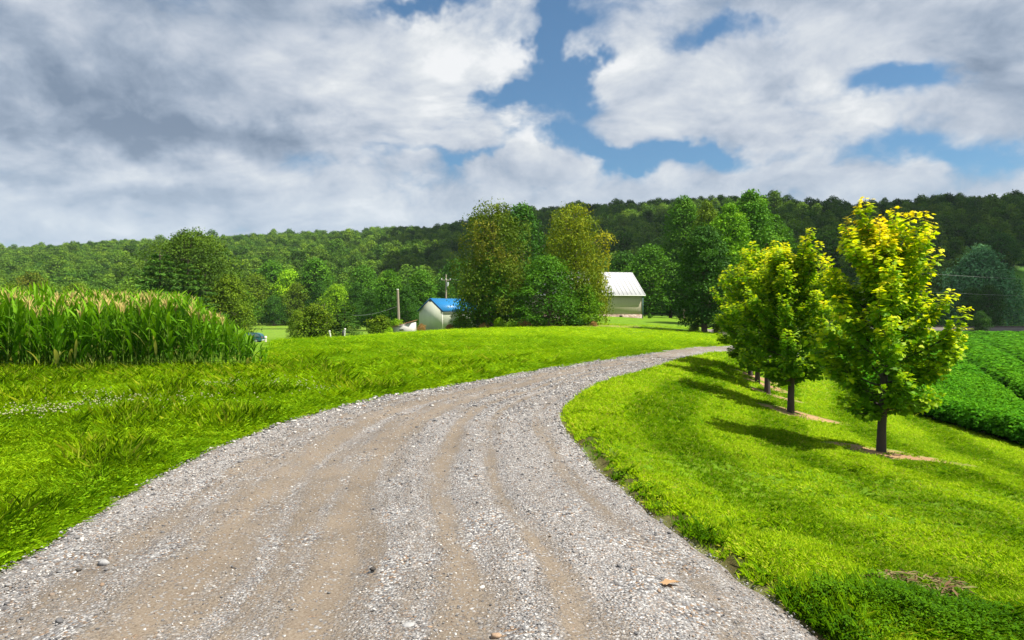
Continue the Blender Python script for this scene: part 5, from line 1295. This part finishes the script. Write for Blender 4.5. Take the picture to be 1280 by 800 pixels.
def car():
    Y = 100.0; xr = X_at(329, Y); x = xr - 2.15; z = gz(x, Y)
    e = empty("parked_car", (x, Y, z), "dark teal car parked beyond the maize, half hidden by it", "car", rz=rad(4))
    paint = simple("teal_paint", (.012, .085, .095), .28, .08, 2, spec=.5); glass = simple("car_glass", (.06, .10, .115), .08, .05, spec=.6); blk = simple("tyre_rubber", (.02, .02, .02), .85); chrome = simple("wheel_alloy", (.5, .5, .52), .35, .05, metal=.8)
    # side outline (x along the car, front at left), extruded with tumblehome
    out = [(-2.1, .32), (-2.16, .55), (-2.08, .80), (-1.2, .93), (-.55, 1.42), (-.2, 1.50), (1.35, 1.49), (1.85, 1.30), (2.08, .95), (2.13, .55), (2.05, .32)]
    def ext(pts, y0, y1, top, g, ys=None):
        n = len(pts); V = []
        for s in (-1, 1):
            for (a, b) in pts:
                hw = y1 - max(0, b - .9) * top; V.append((a, s * hw, b))
        g.add(V, [[i, (i + 1) % n, n + (i + 1) % n, n + i] for i in range(n)]); g.add(V[:n], [list(range(n))[::-1]]); g.add(V[n:], [list(range(n))])
    g = Geo(); ext(out, 0, .86, .32, g); bd = g.obj("body", paint, e)
    for pts in ([(-1.0, .95), (-.5, 1.36), (.02, 1.40), (.02, .95)], [(.10, .95), (.10, 1.40), (1.0, 1.40), (1.0, .95)], [(1.08, .95), (1.08, 1.39), (1.4, 1.39), (1.72, 1.2), (1.86, .97)]):
        for s in (-1, 1):
            gg = Geo(); V = [(a, s * (.872 - max(0, b - .9) * .32), b) for a, b in pts]; gg.add(V, [list(range(len(V)))[::s]]); gg.obj("window", glass, e)
    for s, nm in ((-1, "front"), (1, "rear")):
        for t in (-1, 1):
            wx = 1.32 * s
            w = Geo(); an = np.arange(20) * 2 * math.pi / 20; prof = [(.30, -.10), (.325, -.07), (.325, .07), (.30, .10)]
            V = np.array([(wx + r * math.cos(a), t * .80 + y, .32 + r * math.sin(a)) for r, y in prof for a in an]); w.add(V, [[j * 20 + i, j * 20 + (i + 1) % 20, (j + 1) * 20 + (i + 1) % 20, (j + 1) * 20 + i] for j in range(3) for i in range(20)]); w.add(V[:20], [list(range(20))]); w.add(V[60:], [list(range(20))])
            wo = w.obj("wheel", blk, e); rg = Geo(); tube(rg, [(wx, t * .9, .32), (wx, t * .912, .32)], [.2, .17], 14); rg.obj("rim", chrome, wo)
    for t in (-1, 1):
        gbox("tail_light", simple("red_lens", (.4, .02, .02), .3), e, 2.06, 2.135, t * .62 - .12, t * .62 + .12, .72, .92)
        gbox("headlight", simple("clear_lens", (.6, .62, .62), .2), e, -2.165, -2.08, t * .62 - .14, t * .62 + .14, .62, .76)
    gbox("bumper", simple("pale_bumper", (.45, .46, .47), .5), e, 2.1, 2.2, -.8, .8, .36, .5)
    wp = simple("gate_white", (.66, .60, .57), .8, .1); Y = 97.0; x = X_at(332, Y); z = gz(x, Y); e = empty("marker_post", (x, Y, z), "stubby pale post just right of the teal car", "post")
    g = Geo(); tube(g, [(0, 0, -.2), (0, 0, .75)], [.16, .14], 8); g.obj("post", wp, e); g = Geo(); tube(g, [(0, 0, .75), (0, 0, .95), (0, 0, 1.0)], [.2, .2, .08], 8); g.obj("head", wp, e)

def cloud():
    """an unseen cloud bank added outside the view, shaped to shade the right-hand ridge"""
    R = np.random.default_rng(8); base = []
    t0 = np.array([math.cos(EL) * SUN.x, math.cos(EL) * SUN.y]) / math.sin(EL)
    Hc = 460
    import bmesh
    bm = bmesh.new(); bmesh.ops.create_icosphere(bm, subdivisions=3, radius=1); bm.verts.ensure_lookup_table()
    U = np.array([v.co[:] for v in bm.verts]); Fs = np.array([[v.index for v in f.verts] for f in bm.faces]); bm.free()
    g = Geo()
    def shaded(X, Y):
        px = CX + F * X / Y
        edge = np.interp(Y, [120, 150, 160, 240, 330, 520, 750], [1000, 1000, 1000, 900, 560, 500, 455])
        lo = np.interp(px, [400, 700, 850, 1000, 1150, 1300], [275, 250, 235, 150, 146, 146])
        return (px > edge) & (Y > lo)
    gx, gy = np.meshgrid(np.arange(-250, 760, 42.0), np.arange(140, 780, 42.0)); 
    for X, Y in zip(gx.ravel(), gy.ravel()):
        X += R.uniform(-14, 14); Y += R.uniform(-14, 14)
        if not shaded(X, Y): continue
        # a few breaks in the bank
        if noise2(np.array([X]), np.array([Y]), 260, 14, 2)[0] > .62: continue
        r = R.uniform(30, 46); c = np.array([X + t0[0] * Hc, Y + t0[1] * Hc, Hc + R.uniform(0, 25)])  # each lump sits sunward of the spot it is added to shade
        V = U * (1 + .14 * np.sin(3.1 * U[:, :1] + X) * np.sin(2.7 * U[:, 1:2] + Y) + .06 * np.sin(9 * U[:, 2:] + X)) * r * np.array([1, 1, .8]) + c
        g.add(V, Fs)
    m, k, out = material("cloud_white"); p = k.n("ShaderNodeBsdfDiffuse", ins={"Color": (.9, .9, .92, 1)}); k.L.new(p.outputs[0], out.inputs[0])
    tag(g.obj("cloud", m, smooth=True), "unseen cumulus bank added to shade the right-hand ridge", "cloud", kind="structure")

def haze():
    g = Geo(); box(g, -2900, 2900, -700, 2900, -9, 128)
    m, k, out = material("valley_air"); p = k.n("ShaderNodeVolumePrincipled"); p.inputs["Color"].default_value = (.72, .82, .95, 1); p.inputs["Density"].default_value = HAZE; p.inputs["Anisotropy"].default_value = .3
    k.L.new(p.outputs[0], out.inputs["Volume"])
    tag(g.obj("haze", m), "thin bluish summer air over the whole valley", "haze", kind="stuff")
HAZE = .00008
haze()
ground(); road(); gravel(); grass(); maize(); soybeans(); maples(); trees(); forest(); buildings(); car(); cloud()
